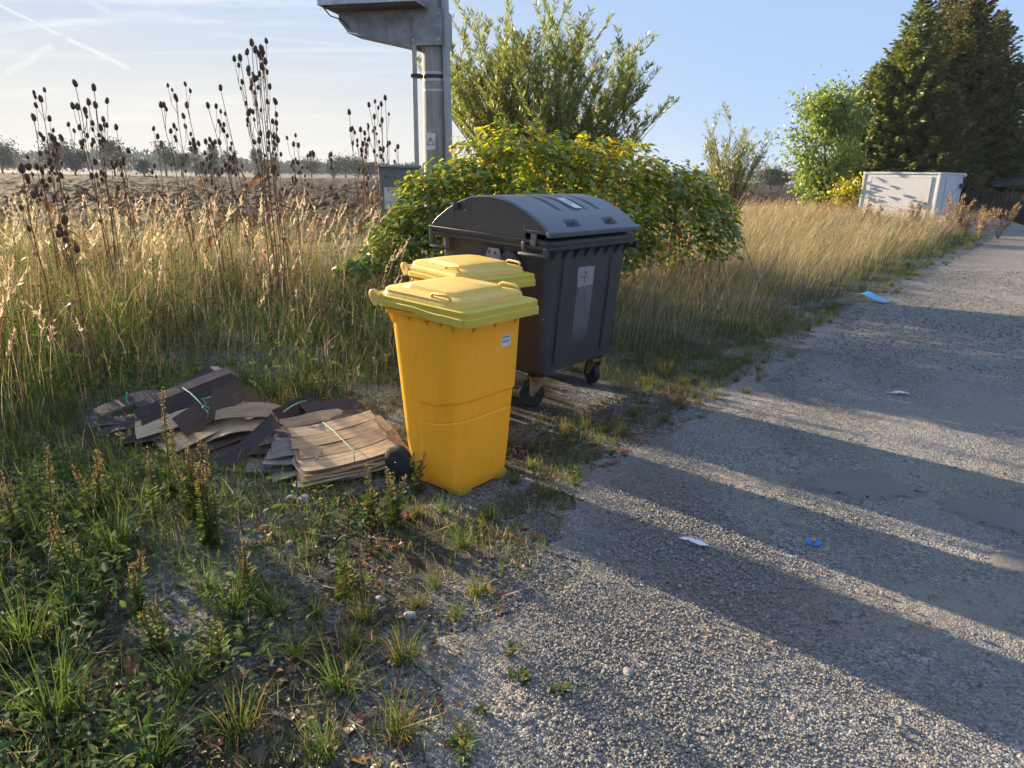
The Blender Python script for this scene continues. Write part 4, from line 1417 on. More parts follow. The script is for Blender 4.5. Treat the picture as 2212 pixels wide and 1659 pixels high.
twine([pt(395, 838, 4.22), pt(410, 848, 4.12), pt(425, 862, 4.02), pt(437, 876, 3.94), pt(452, 880, 3.93), pt(449, 888, 3.92), pt(437, 880, 3.92), pt(446, 872, 3.92), pt(436, 862, 3.95), pt(455, 858, 3.96)],
      'turquoise twine knotted over the left bundle of dark boards')
twine([pt(444, 884, 3.915), pt(450, 893, 3.90), pt(447, 902, 3.90)], 'loose turquoise twine end hanging from the knot', .0045)
twine([pt(274, 848, 4.05), pt(273, 862, 4.05), pt(277, 872, 4.05)], 'turquoise twine end standing up at the far left of the heap', .005)
twine([pt(612, 890, 4.02), pt(632, 876, 4.08), pt(650, 868, 4.15), pt(662, 866, 4.2)], 'turquoise twine around the short dark board behind the tan bundle')
twine([pt(697, 912, 3.93), pt(720, 930, 3.76), pt(748, 958, 3.58), pt(764, 975, 3.47), pt(766, 998, 3.44)], 'grey-green twine across the tan bundle of wide strips', .0028)


# ------------------------------------------------------------------ litter on the ground
def crumple(name, outline, m, loc, rz, amp, label, cat, thick=.002):
    """thin wrinkled sheet from an outline"""
    o2 = np.asarray(outline, float)
    t = np.linspace(0, len(o2), len(o2) * 4, endpoint=False)
    i0 = t.astype(int)
    fr_ = (t - i0)[:, None]
    ring = o2[i0 % len(o2)] * (1 - fr_) + o2[(i0 + 1) % len(o2)] * fr_
    c = ring.mean(0)
    rings = []
    for s in (1, .75, .5, .25, .05):
        p = c + (ring - c) * s
        h = amp * (np.sin(p[:, 0] * 95) * np.cos(p[:, 1] * 120 + 1) * .5 + .6 * np.sin(p[:, 0] * 34 + 1.3) + .9)
        rings.append([(a, b, max(.002, hh)) for (a, b), hh in zip(p, h)])
    o = MB().loft(rings, False, True).build(name, m, None, True, 0, loc, (0, 0, rz))
    s_ = o.modifiers.new('thickness', 'SOLIDIFY')
    s_.thickness = thick
    return tag(o, label, cat)


m, n = mat('cyan_packaging')
tc = n('ShaderNodeTexCoord').outputs['Object']
c = n.mix(n.smooth(n('ShaderNodeSeparateXYZ', {0: tc}).outputs[1], -.10, -.14), (.06, .42, .68), (.16, .28, .72))
c = n.mix(n.smooth(n.noise(tc, 25, 3), .55, .65), c, (.30, .60, .78))
out(n, n('ShaderNodeBsdfPrincipled', {'Base Color': c, 'Roughness': .35}).outputs[0])
M['cyan'] = m
p = gp(1885, 652)
pk = MB()
rows = []
for t, (w_, h, y) in enumerate(((.13, .02, -.20), (.14, .035, -.13), (.145, .05, -.04), (.15, .075, .05), (.15, .10, .13), (.17, .085, .19))):
    rows.append([(-w_ + .03 * t * .5 - (.09 if t == 5 else 0), y, h + (.02 if t == 5 else 0)), (-.03, y, h + .012 * math.sin(t * 2)), (.06, y, h - .008 * math.cos(t)), (w_ - (.03 if t >= 4 else 0), y, h + (.03 if t == 4 else 0))])
pk.v = [q for r_ in rows for q in r_]
pk.f = [(i * 4 + j, i * 4 + j + 1, (i + 1) * 4 + j + 1, (i + 1) * 4 + j) for i in range(5) for j in range(3)]
o = pk.build('plastic_packet', M['cyan'], None, True, 0, (p[0], p[1], .012), (0, 0, R(38)))
o.modifiers.new('thickness', 'SOLIDIFY').thickness = .006
o.modifiers.new('soft', 'SUBSURF').render_levels = 2
tag(o, 'bright blue plastic packet lying at the grassy edge of the track', 'packet')
p = gp(1500, 1182)
crumple('tissue', [(-.075, .03), (-.04, .035), (-.025, .02), (.05, -.012), (.062, -.035), (.04, -.04), (.0, -.028), (-.02, -.005), (-.035, .012)], M['cellulose'], (p[0], p[1], .024), R(-8), .008,
        'crumpled white tissue on the gravel, the one nearer the camera', 'tissue')
p = gp(1938, 855)
crumple('paper_scrap', [(-.09, .03), (-.05, .005), (0, .01), (.07, -.0), (.085, -.03), (.03, -.035), (-.03, -.03)], M['cellulose'], (p[0], p[1], .022), R(10), .012,
        'torn white paper scrap farther out on the gravel track', 'paper')
p = gp(1755, 1183)
pac = thing('pacifier', 'blue baby pacifier with an amber teat lying on the gravel', 'pacifier', (p[0], p[1], .03), R(-25))
sh_ = [(.030 * math.cos(t) * (1 + .12 * math.cos(2 * t)), .017 * math.sin(t) * (1 - .18 * math.cos(t) ** 8), .004 * math.cos(2 * t)) for t in np.linspace(0, 2 * math.pi, 29)[:-1]]
o = MB().loft([[(x, y, z - .0025) for x, y, z in sh_], [(x * 1.05, y * 1.05, z) for x, y, z in sh_], [(x, y, z + .0025) for x, y, z in sh_]]).build('shield', M['blueplastic'], pac)
o.rotation_euler = (R(38), 0, 0)
o = MB().lathe([(.004, 0), (.006, .004), (.0055, .010), (.009, .018), (.0105, .024), (.008, .031), (.002, .034)], (0, 0, 0), 2, 16).build('teat', M['amber'], pac)
o.rotation_euler = (R(38), 0, 0)
MB().lathe([(.002, -.012), (.010, -.012), (.012, -.003)], (0, 0, 0), 2, 14).build('button', M['cellulose'], pac).rotation_euler = (R(38), 0, 0)


# ------------------------------------------------------------------ gravel stones
def stone_mesh(name, seed, sub=1, m_=None):
    bm = bmesh.new()
    bmesh.ops.create_icosphere(bm, subdivisions=sub, radius=1.0)
    r_ = random.Random(seed)
    sx, sy, sz = r_.uniform(.8, 1.25), r_.uniform(.65, 1.0), r_.uniform(.45, .75)
    for v in bm.verts:
        k = 1 + r_.uniform(-.16, .16)
        v.co = Vector((v.co.x * sx * k, v.co.y * sy * k, v.co.z * sz * k))
    me = bpy.data.meshes.new(name)
    bm.to_mesh(me)
    bm.free()
    me.materials.append(m_)
    return me


m, n = mat('loose_stone')
rnd = n('ShaderNodeObjectInfo').outputs['Random']
c = n.ramp(rnd, [(0, (.13, .125, .12)), (.35, (.215, .205, .192)), (.62, (.27, .255, .235)), (.82, (.34, .322, .298)), (.93, (.31, .25, .19)), (1, (.48, .455, .42))])
tc = n('ShaderNodeTexCoord').outputs['Object']
c = n.mix(n.math('MULTIPLY', n.noise(tc, 2.5, 2), .5), c, (.11, .10, .09))
out(n, n('ShaderNodeBsdfPrincipled', {'Base Color': c, 'Roughness': .75, 'Specular IOR Level': .35}).outputs[0])
M['pebble'] = m
src = bpy.data.collections.new('stone_sources')
stones = [stone_mesh('pebble', i, 1, M['pebble']) for i in range(5)]
for i, me in enumerate(stones):
    src.objects.link(bpy.data.objects.new('stone_source', me))


def gn_scatter(name, P, scl, col, label):
    me = bpy.data.meshes.new(name)
    me.vertices.add(len(P))
    me.vertices.foreach_set('co', np.asarray(P, np.float32).ravel())
    a = me.attributes.new('scl', 'FLOAT_VECTOR', 'POINT')
    a.data.foreach_set('vector', np.repeat(scl.astype(np.float32)[:, None], 3, 1).ravel())
    a = me.attributes.new('rot', 'FLOAT_VECTOR', 'POINT')
    a.data.foreach_set('vector', np.stack([rng.uniform(-.5, .5, len(P)), rng.uniform(-.5, .5, len(P)), rng.uniform(0, 6.28, len(P))], -1).astype(np.float32).ravel())
    o = obj(name, me, M['pebble'])
    ng = bpy.data.node_groups.new('scatter_stones', 'GeometryNodeTree')
    ng.interface.new_socket('Geometry', in_out='INPUT', socket_type='NodeSocketGeometry')
    ng.interface.new_socket('Geometry', in_out='OUTPUT', socket_type='NodeSocketGeometry')
    N_, L_ = ng.nodes, ng.links
    gi, go = N_.new('NodeGroupInput'), N_.new('NodeGroupOutput')
    ci = N_.new('GeometryNodeCollectionInfo')
    ci.inputs['Collection'].default_value = col
    ci.inputs['Separate Children'].default_value = True
    ci.inputs['Reset Children'].default_value = True
    ip = N_.new('GeometryNodeInstanceOnPoints')
    ip.inputs['Pick Instance'].default_value = True
    for nm, sk in (('scl', 'Scale'), ('rot', 'Rotation')):
        na = N_.new('GeometryNodeInputNamedAttribute')
        na.data_type = 'FLOAT_VECTOR'
        na.inputs['Name'].default_value = nm
        L_.new(na.outputs[0], ip.inputs[sk])
    L_.new(gi.outputs[0], ip.inputs['Points'])
    L_.new(ci.outputs[0], ip.inputs['Instance'])
    L_.new(ip.outputs[0], go.inputs[0])
    md_ = o.modifiers.new('scatter', 'NODES')
    md_.node_group = ng
    return tag(o, label, kind='stuff')


def road_mask(X):
    ok = X[:, 0] > edge_x(X[:, 1]) - .05
    for P in MUD:
        ok &= ~in_poly(X[:, 0], X[:, 1], np.asarray(P)) | (rng.random(len(X)) < .22)
    return ok


G1 = scatter([(-.6, 1.25), (2.3, 1.25), (6.8, 6.8), (2.6, 6.8), (-.4, 3)], 330000)
e_ = (G1[:, 0] - edge_x(G1[:, 1])) * .82                 # distance from the verge: loose near it, compacted in the wheel tracks
wl_ = np.clip(1.25 - np.abs(e_ - .55) / .75, 0, 1) + np.clip(1 - np.abs(e_ - 2.1) / .45, 0, 1) * .55
patch = np.clip((lump(G1[:, 0] * 1.3, G1[:, 1] * 1.3, 1.0) - .30) * 2.6, .1, 1)
den = np.clip(1.2 - (G1[:, 1] - 1.3) / 5.5, .12, 1) * np.clip(.16 + wl_ * .9, 0, 1) * patch
ok = (rng.random(len(G1)) < den) & road_mask(G1)
G1, e_, wl_ = G1[ok], e_[ok], wl_[ok]
r1 = (.0022 + .0046 * rng.random(len(G1)) ** 3.0) * (.75 + .45 * np.clip(wl_, 0, 1))
print('gravel', len(G1))
gn_scatter('gravel', np.column_stack([G1, .016 + r1 * .2]), r1, src, 'loose grey gravel covering the near part of the track')
G4 = scatter([(2.2, 5.6), (5.6, 5.6), (12.5, 14), (7.6, 13.2), (5.0, 9.6)], 16000)
G4 = G4[road_mask(G4) & (lump(G4[:, 0], G4[:, 1], 1.2) > .33)]
r4 = .006 + .010 * rng.random(len(G4)) ** 3
gn_scatter('far_gravel', np.column_stack([G4, .014 + r4 * .2]), r4, src, 'scattered loose stones on the track farther from the camera')
G2 = scatter([(-3.0, 1.2), (-.1, 1.2), (.2, 2.8), (.6, 4.0), (1.9, 5.6), (.8, 6.4), (-.8, 4.2), (-3.2, 3.6)], 70000)
e2 = edge_x(G2[:, 1]) - G2[:, 0]
G2 = G2[(rng.random(len(G2)) < np.clip(1.0 - e2 / .35, .0, 1) + .22 * (lump(G2[:, 0], G2[:, 1], 2.2) > .47)) & (e2 > -.15)]
r2 = .003 + .006 * rng.random(len(G2)) ** 2.8
gn_scatter('verge_gravel', np.column_stack([G2, gz(G2[:, 0], G2[:, 1]) + r2 * .3]), r2, src, 'sparse grey gravel showing between the verge plants')
# the pebbles that show largest, each on its own
G3 = scatter([(-.15, 1.35), (1.6, 1.35), (2.6, 2.6), (3.4, 4.4), (1.6, 4.2), (.3, 2.6)], 900)
G3 = G3[road_mask(G3)][:280]
for q in G3:
    r_ = .0065 + .008 * rng.random() ** 3
    o = obj('pebble', stones[rng.integers(5)], None, None, (q[0], q[1], .022 + r_ * .3), (rng.uniform(-.4, .4), rng.uniform(-.4, .4), rng.uniform(0, 6.3)))
    o.scale = (r_, r_, r_)
    tag(o, 'one of many loose grey pebbles strewn over the near gravel track', 'pebble', 'loose pebbles on the near gravel')
wh = stone_mesh('pale_stone', 31, 2, M['stonewhite'])
for q, s_, lab in (((628, 1082), .042, 'pale flat stone left of two in front of the tan bundle'), ((656, 1085), .048, 'pale upright stone right of two in front of the tan bundle'),
                   ((626, 1178), .028, 'small white stone on bare soil below the tan bundle'), ((720, 1213), .026, 'small bluish white stone beside a mugwort seedling'),
                   ((822, 1300), .032, 'pale stone slab among the grass tufts by the track edge'), ((1135, 1555), .026, 'whitest stone on the gravel near the bottom edge'),
                   ((1355, 1460), .03, 'dark-based larger stone, middle of the near gravel'), ((620, 1125), .02, 'small pale stone halfway between boards and track'),
                   ((885, 1335), .034, 'broad pale stone half under a grass tuft at the track edge')):
    p = gp(*q)
    o = obj('stone', wh, None, None, (p[0], p[1], p[2] + s_ * .3), (rng.uniform(-.3, .3), rng.uniform(-.3, .3), rng.uniform(0, 6)))
    o.scale = (s_, s_, s_)
    tag(o, lab, 'stone')

# ------------------------------------------------------------------ grass
BINS = [(-.25, 3.55, .62), (-.3, 4.5, .62), (.25, 5.3, .95), (.0, 5.0, .8), (-2.1, 4.0, .55), (-1.1, 3.72, .5), (-1.65, 3.95, .5), (-2.5, 4.05, .35), (-.85, 3.75, .35), (5.09, 9.6, .6)]


def clear(X, k=1.0):
    ok = np.ones(len(X), bool)
    for (a, b, r_) in BINS:
        ok &= np.hypot(X[:, 0] - a, X[:, 1] - b) > r_ * k
    return ok


DRY = [(.42, .33, .20), (.34, .26, .145), (.50, .40, .26), (.25, .175, .095)]
GRN = [(.10, .15, .030), (.075, .125, .028), (.15, .19, .04), (.055, .09, .022)]
GLD = [(.44, .36, .22), (.35, .285, .165), (.26, .21, .12), (.19, .19, .075)]
uni = lambda a, b, n_: rng.uniform(a, b, n_)


def tall_h(x, y):
    """how tall the left meadow stands: short by the boards, tall further back"""
    d = -0.759 * (x + 1.0) + .651 * (y - 4.4)
    t = np.clip((y - 5.3 + .10 * (x + 2)) / 3.1, 0, 1)
    t = np.maximum(t, .80 * np.clip((-x - 2.55) / .9, 0, 1))
    return .22 + .76 * t ** 1.3


def plume(A, tip, az, lean, n_each, L, C):
    """feathery seed head at the top of each stem"""
    n_ = len(tip)
    P = np.repeat(tip, n_each, 0)
    az_ = np.repeat(az, n_each)
    l_ = np.repeat(lean, n_each)
    LL = np.repeat(L, n_each)
    t = rng.random(len(P))
    axis = unit(np.stack([np.cos(az_) * (.25 + l_ * 1.2), np.sin(az_) * (.25 + l_ * 1.2), np.ones(len(P)) * .9], -1))
    P = P + axis * (LL * (t - .75))[:, None]
    d = unit(axis + rng.normal(0, .30, P.shape))
    sl = LL * uni(.16, .30, len(P)) * (1.05 - .6 * t)
    slim(A, P, d, sl, sl * .22, np.repeat(C, n_each, 0) * uni(.85, 1.15, len(P))[:, None])


def meadow_left():
    A = Acc()
    poly = [(-15, 3.4), (-9, 2.9), (-5.2, 2.7), (-3.5, 3.1), (-2.95, 3.9), (-2.75, 4.5), (-1.2, 4.95), (-.9, 6.0), (.1, 6.6), (.2, 9.6), (-4, 10.6), (-11, 11.4), (-17, 10)]
    X = scatter(poly, 60000)
    X = X[clear(X, .9)]
    X = X[rng.random(len(X)) < np.where(X[:, 0] < -8.2, .55, 1)]
    h = tall_h(X[:, 0], X[:, 1]) * uni(.4, 1.1, len(X)) * (.55 + .75 * lump(X[:, 0], X[:, 1], 1.5))
    P = np.column_stack([X, gz(X[:, 0], X[:, 1])])
    far = np.clip((X[:, 1] - 4.6 + .35 * lump(X[:, 0], X[:, 1], 2.0)) / 3.0, 0, 1)
    dry = rng.random(len(X)) < .12 + .46 * far * (.5 + lump(X[:, 0], X[:, 1], 1.7))
    C = np.where(dry[:, None], pick(DRY, [4, 4, 3, 2], len(X)), pick(GRN, [3, 3, 2, 2], len(X)))
    red_ = (rng.random(len(X)) < .35 * np.clip((-X[:, 0] - 2.6) / 2, 0, 1)) & (X[:, 1] < 7)
    C = np.where(red_[:, None], pick([(.24, .13, .08), (.30, .18, .11)], [1, 1], len(X)), C)
    az = uni(0, 6.28, len(X))
    az = np.where(rng.random(len(X)) < .5, R(-30) + rng.normal(0, .7, len(X)), az)
    lean = uni(.1, .85, len(X)) ** 1.3
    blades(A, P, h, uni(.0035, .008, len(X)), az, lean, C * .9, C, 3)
    # flowering stems with plumes
    X = scatter(poly, 3500)
    d = tall_h(X[:, 0], X[:, 1])
    X = X[clear(X, 1.0) & (d > .42) & (rng.random(len(X)) < np.clip(.18 + 1.5 * (lump(X[:, 0], X[:, 1], 1.0) - .35), .1, 1)) & ((X[:, 0] > -9) | (rng.random(len(X)) < .5))]
    P = np.column_stack([X, gz(X[:, 0], X[:, 1])])
    h = (tall_h(X[:, 0], X[:, 1]) * uni(.75, 1.2, len(X))) + .10
    az = R(-35) + rng.normal(0, .6, len(X))
    lean = uni(.06, .48, len(X))
    C = pick([(.58, .47, .33), (.53, .42, .27), (.64, .54, .39)], [1, 1, 1], len(X))
    blades(A, P, h, uni(.0035, .005, len(X)), az, lean, C * .7, C, 4)
    tip = blade_tip(P, h, az, lean)
    plume(A, tip, az, lean, 26, uni(.15, .26, len(X)), C * 1.05)
    # broad green herbs low down
    X = scatter([(-9, 4.4), (-5, 4.2), (-3.2, 4.3), (-1.2, 4.9), (-.9, 6.2), (-1.2, 8.2), (-9, 9.4)], 13000)
    X = X[clear(X, 1.0)]
    n_ = len(X)
    zz_ = uni(.02, 1, n_) ** 1.3 * tall_h(X[:, 0], X[:, 1]) * .72
    P = np.column_stack([X, gz(X[:, 0], X[:, 1]) + zz_])
    D = unit(np.column_stack([rng.normal(0, 1, (n_, 2)), uni(-.1, .8, n_)]))
    C = pick([(.085, .13, .03), (.06, .10, .025), (.16, .20, .045), (.20, .17, .05)], [3, 3, 2, 1], n_)
    ovate(A, P, D, unit(rng.normal(0, .5, (n_, 3)) + np.array([0, 0, 1])), uni(.03, .08, n_), uni(.012, .03, n_), C)
    print('meadow_left', A.tris())
    return tag(obj('tall_grass', A.mesh('tall_grass'), M['dry']), 'tall dry grass and green weeds filling the verge left of the bins', kind='stuff')


meadow_left()


def meadow_right():
    A = Acc()
    poly = [(1.3, 6.4), (2.7, 7.1), (5.0, 9.75), (7.75, 13.3), (12.0, 18.6), (15.6, 22.9), (22.6, 31.5), (13, 32), (8, 31), (1, 16), (.4, 9.2), (.6, 7.4)]
    X = scatter(poly, 58000)
    y = X[:, 1]
    X = X[rng.random(len(X)) < np.clip(11.0 / y, .35, 1)]
    ed_ = np.clip((edge_x(X[:, 1]) - X[:, 0]) / 1.7, 0, 1)
    fr_ = np.clip((ed_ - .38) / .5, 0, 1)
    h = (.10 + .06 * ed_ + (.46 + .2 * np.clip((11 - X[:, 1]) / 3, 0, 1)) * fr_ ** .9) * uni(.5, 1.2, len(X)) * (.55 + .8 * lump(X[:, 0], X[:, 1], 1.3))
    P = np.column_stack([X, gz(X[:, 0], X[:, 1])])
    g = rng.random(len(X)) < (.95 - .80 * np.clip((ed_ - .25) / .6, 0, 1)) + .5 * np.clip(lump(X[:, 0], X[:, 1], 1.9) - .45, 0, 1)
    C = np.where(g[:, None], pick(GRN, [3, 3, 3, 1], len(X)), pick(GLD, [4, 4, 2, 1], len(X)))
    az = R(-40) + rng.normal(0, 1.0, len(X))
    wd = uni(.004, .007, len(X)) * np.clip(X[:, 1] / 9, 1, 2.6)
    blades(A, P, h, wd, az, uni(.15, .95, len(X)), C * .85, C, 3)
    X = scatter(poly, 5200)
    ed_ = np.clip((edge_x(X[:, 1]) - X[:, 0]) / 1.7, 0, 1)
    ed_ = ed_ + rng.normal(0, .06, len(ed_))
    X, ed_ = X[ed_ > .62], ed_[ed_ > .62]
    P = np.column_stack([X, gz(X[:, 0], X[:, 1])])
    h = (.74 + .22 * np.clip((11 - X[:, 1]) / 3, 0, 1)) * uni(.6, 1.2, len(X)) * (.6 + .4 * ed_) * (.7 + .5 * lump(X[:, 0], X[:, 1], 1.3))
    az = R(-40) + rng.normal(0, .7, len(X))
    lean = uni(.05, .6, len(X))
    C = pick([(.50, .40, .25), (.43, .33, .19), (.33, .22, .13)], [2, 2, 1], len(X))
    wd = .004 * np.clip(X[:, 1] / 8, 1, 3)
    blades(A, P, h, wd, az, lean, C * .8, C, 3)
    plume(A, blade_tip(P, h, az, lean), az, lean, 7, uni(.10, .20, len(X)) * np.clip(X[:, 1] / 12, 1, 1.6), C)
    print('meadow_right', A.tris())
    return tag(obj('golden_grass', A.mesh('golden_grass'), M['dry']), 'golden dry meadow grass right of the container along the track', kind='stuff')


meadow_right()


def short_grass():
    """short green grass, moss sprigs and thin straw over the verge near the bins"""
    A = Acc()
    poly = [(-4.6, 1.2), (-.3, 1.2), (-.1, 2.2), (.2, 2.8), (.55, 3.9), (1.6, 5.1), (2.7, 6.7), (4.4, 8.9), (2.4, 8.6), (.9, 7.6), (.6, 6.2), (-1.2, 5.4), (-3.4, 4.9), (-6.5, 4.6)]
    X = scatter(poly, 110000)
    l_ = lump(X[:, 0], X[:, 1], 2.6)
    left = np.clip((-X[:, 0] - .9) / 1.2, 0, 1)
    ok = rng.random(len(X)) < np.clip((l_ - .36) * 3.2 + left * .5, .22, 1) * np.where(X[:, 1] > 4.3, .8, .9)
    X = X[ok & clear(X, .62)]
    left = np.clip((-X[:, 0] - .9) / 1.2, 0, 1)
    n_ = len(X)
    P = np.column_stack([X, gz(X[:, 0], X[:, 1])])
    C = np.where((rng.random(n_) < .78)[:, None], pick(GRN, [3, 2, 4, 1], n_) * 1.2, pick(DRY, [2, 3, 1, 2], n_))
    h = uni(.02, .10, n_) * (1 + left * uni(0, 1.5, n_))
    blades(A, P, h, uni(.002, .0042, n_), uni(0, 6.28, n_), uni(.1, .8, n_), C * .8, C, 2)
    # low leafy ground cover, thick at the lower left
    X = scatter([(-4.6, 1.15), (-.9, 1.15), (-.75, 2.2), (-.6, 3.1), (-1.5, 3.45), (-2.6, 3.7), (-6, 4.5)], 34000)
    l_ = lump(X[:, 0], X[:, 1], 1.9)
    left = np.clip((-X[:, 0] - .9) / .9, 0, 1)
    X = X[(rng.random(len(X)) < np.clip((l_ - .43) * 2.6 + left * .75, .14, 1)) & clear(X, .8)]
    n_ = len(X)
    P = np.column_stack([X, gz(X[:, 0], X[:, 1]) + uni(.01, .22, n_) * lump(X[:, 0], X[:, 1], 3.1)])
    D = unit(np.column_stack([rng.normal(0, 1, (n_, 2)), uni(-.2, .7, n_)]))
    C = pick([(.070, .115, .032), (.052, .09, .026), (.10, .14, .05), (.09, .12, .075), (.17, .17, .04)], [4, 4, 2, 2, 1], n_)
    ovate(A, P, D, unit(rng.normal(0, .45, (n_, 3)) + np.array([0, 0, 1])), uni(.02, .06, n_), uni(.010, .030, n_), C)
    # dry straws lying about
    X = scatter(poly, 1500)
    X = X[clear(X, .9)]
    n_ = len(X)
    P = np.column_stack([X, gz(X[:, 0], X[:, 1]) + .012])
    a = uni(0, 6.28, n_)
    D = unit(np.column_stack([np.cos(a), np.sin(a), uni(0, .35, n_)]))
    slim(A, P, D, uni(.05, .22, n_), np.full(n_, .0035), pick(DRY, [2, 2, 1, 2], n_))
    print('short', A.tris())
    return tag(obj('ground_cover', A.mesh('ground_cover'), M['grass']), 'short grass and low leafy weeds covering the verge in front', kind='stuff')


short_grass()

# grass tufts, each one a thing
def tuft_mesh(seed, n_, h0, h1, cols, w_=.0042):
    A = Acc()
    P = np.column_stack([rng.normal(0, .028, (n_, 2)), np.zeros(n_)])
    az = np.arctan2(P[:, 1], P[:, 0]) + rng.normal(0, .5, n_)
    C = pick(cols, np.ones(len(cols)), n_)
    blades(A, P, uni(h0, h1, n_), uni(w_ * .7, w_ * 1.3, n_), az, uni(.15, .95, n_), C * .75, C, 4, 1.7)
    return A.mesh('grass_tuft')


TM = [tuft_mesh(1, 90, .10, .24, [(.12, .17, .035), (.09, .14, .03), (.20, .22, .05), (.30, .22, .09)]),
      tuft_mesh(2, 70, .12, .30, [(.10, .16, .035), (.08, .13, .03), (.15, .19, .045)]),
      tuft_mesh(3, 110, .08, .20, [(.16, .20, .04), (.12, .17, .035), (.32, .24, .10), (.09, .12, .03)]),
      tuft_mesh(4, 60, .15, .36, [(.13, .18, .04), (.24, .20, .07), (.38, .28, .13)])]
tp = [(250, 1200, 1, 1.5), (870, 1425, 2, 1.2), (740, 1490, 1, 1.3), (520, 1590, 0, 1.25), (790, 1340, 0, 1.0), (1030, 1285, 2, .9), (865, 1590, 0, 1.1), (985, 1335, 2, .7), (700, 1640, 1, 1.0),
      (500, 1330, 1, 1.3), (600, 1330, 1, 1.2), (1000, 1180, 1, .9), (330, 1650, 1, 1.4), (640, 1420, 1, .9), (1180, 1075, 2, .8), (1150, 1010, 2, .7), (1610, 850, 2, .8), (1475, 830, 0, 1.0),
      (1435, 815, 3, .9), (1545, 770, 0, .9), (1395, 830, 2, .8), (1370, 900, 2, .5), (1515, 905, 2, .5), (940, 1270, 1, .7), (1000, 1590, 2, .6), (120, 1560, 1, 1.6), (60, 1400, 1, 1.5),
      (400, 1490, 1, 1.2), (905, 1310, 2, .8), (1110, 1045, 0, .8), (1240, 800, 3, .9), (1300, 870, 2, .6), (1225, 960, 2, .5), (1655, 815, 2, .5), (640, 745, 3, 1.5), (700, 730, 3, 1.5), (740, 760, 3, 1.3),
      (580, 740, 3, 1.5), (665, 800, 1, 1.4), (790, 800, 3, 1.3), (530, 830, 1, 1.3), (1575, 800, 0, .7), (1170, 905, 2, .5), (1340, 760, 3, 1.0), (1060, 1120, 1, .8), (960, 1110, 1, .8), (900, 1115, 0, .7),
      (450, 1290, 1, 1.1), (170, 1330, 1, 1.3), (760, 1400, 2, .8), (680, 1330, 0, .8)]
for i, (px, py, k, s_) in enumerate(tp):
    p = gp(px, py)
    o = obj('grass_tuft', TM[k], M['grass'], None, tuple(p), (0, 0, rng.uniform(0, 6.3)))
    s_ *= .68
    o.scale = (s_, s_, s_ * rng.uniform(.75, 1.05))
    if py < 840 and px < 900:
        lab, grp = 'bright tall grass tuft growing behind the heaps of boards', 'grass tufts behind the boards'
    elif py < 960 and px > 1100:
        lab, grp = 'small yellow-green grass tuft on the gravel around the dark container', 'grass tufts around the container'
    elif px > 820:
        lab, grp = 'green grass tuft on the gravel edge below the front yellow bin', 'grass tufts on the near gravel edge'
    else:
        lab, grp = 'green grass tuft among the shaded weeds in the lower left', 'grass tufts in the lower left weeds'
    tag(o, lab, 'grass tuft', grp)
for k in range(70):                                   # a loose line of tufts along the road edge further on
    y = rng.uniform(5.3, 21)
    x = edge_x(y) - rng.uniform(-.1, .5) * (1 + y * .03)
    if math.hypot(x - 5.09, y - 9.5) < .75:
        continue
    o = obj('grass_tuft', TM[rng.integers(4)], M['grass'], None, (x, y, float(gz(x, y))), (0, 0, rng.uniform(0, 6.3)))
    s_ = rng.uniform(.35, .8)
    o.scale = (s_, s_, s_)
    tag(o, 'grass tuft along the far verge edge beyond the container', 'grass tuft', 'grass tufts along the far track edge')

for k in range(60):
    y = rng.uniform(3.4, 6.6)
    x = edge_x(y) - rng.uniform(.0, 1.3)
    if not clear(np.array([[x, y]]), .8)[0]:
        continue
    o = obj('grass_tuft', TM[rng.integers(4)], M['grass'], None, (x, y, float(gz(x, y))), (0, 0, rng.uniform(0, 6.3)))
    s_ = rng.uniform(.25, .6)
    o.scale = (s_, s_, s_)
    tag(o, 'small yellow-green grass tuft on the gravel around the dark container', 'grass tuft', 'grass tufts around the container')

# small dead leaf scraps and litter, uncountable
A = Acc()
X = scatter([(-3.2, 1.2), (-.35, 1.2), (-.1, 2.3), (.35, 3.2), (.9, 4.3), (1.6, 5.2), (.9, 5.4), (-.7, 3.4), (-3, 3.2)], 9000)
X = X[(lump(X[:, 0], X[:, 1], 2.0) > .38) & clear(X, .6)]
k_ = len(X)
ovate(A, np.column_stack([X, gz(X[:, 0], X[:, 1]) + uni(.003, .02, k_)]), unit(np.column_stack([rng.normal(0, 1, (k_, 2)), uni(-.2, .3, k_)])), unit(rng.normal(0, .4, (k_, 3)) + np.array([0, 0, 1.])),
      uni(.012, .04, k_), uni(.008, .022, k_), pick([(.11, .07, .045), (.16, .095, .05), (.07, .05, .035), (.24, .12, .05)], [3, 3, 3, 1], k_))
tag(obj('leaf_litter', A.mesh('leaf_litter'), M['litter']), 'dark crumbled leaf litter between the verge plants', kind='stuff')


# fallen leaves
def dead_leaf_mesh(col):
    A = Acc()
    a = np.linspace(0, 2 * math.pi, 13)[:-1]
    r_ = 1 + .28 * np.cos(5 * a) + rng.normal(0, .06, 12)
    V = [(0, 0, .12)] + [(math.cos(t) * q * .5, math.sin(t) * q * .36, .10 * math.sin(2 * t + 1) + .12) for t, q in zip(a, r_)]
    T = [(0, 1 + i, 1 + (i + 1) % 12) for i in range(12)]
    A.add(V, T=T, C=col)
    return A.mesh('fallen_leaf', True)


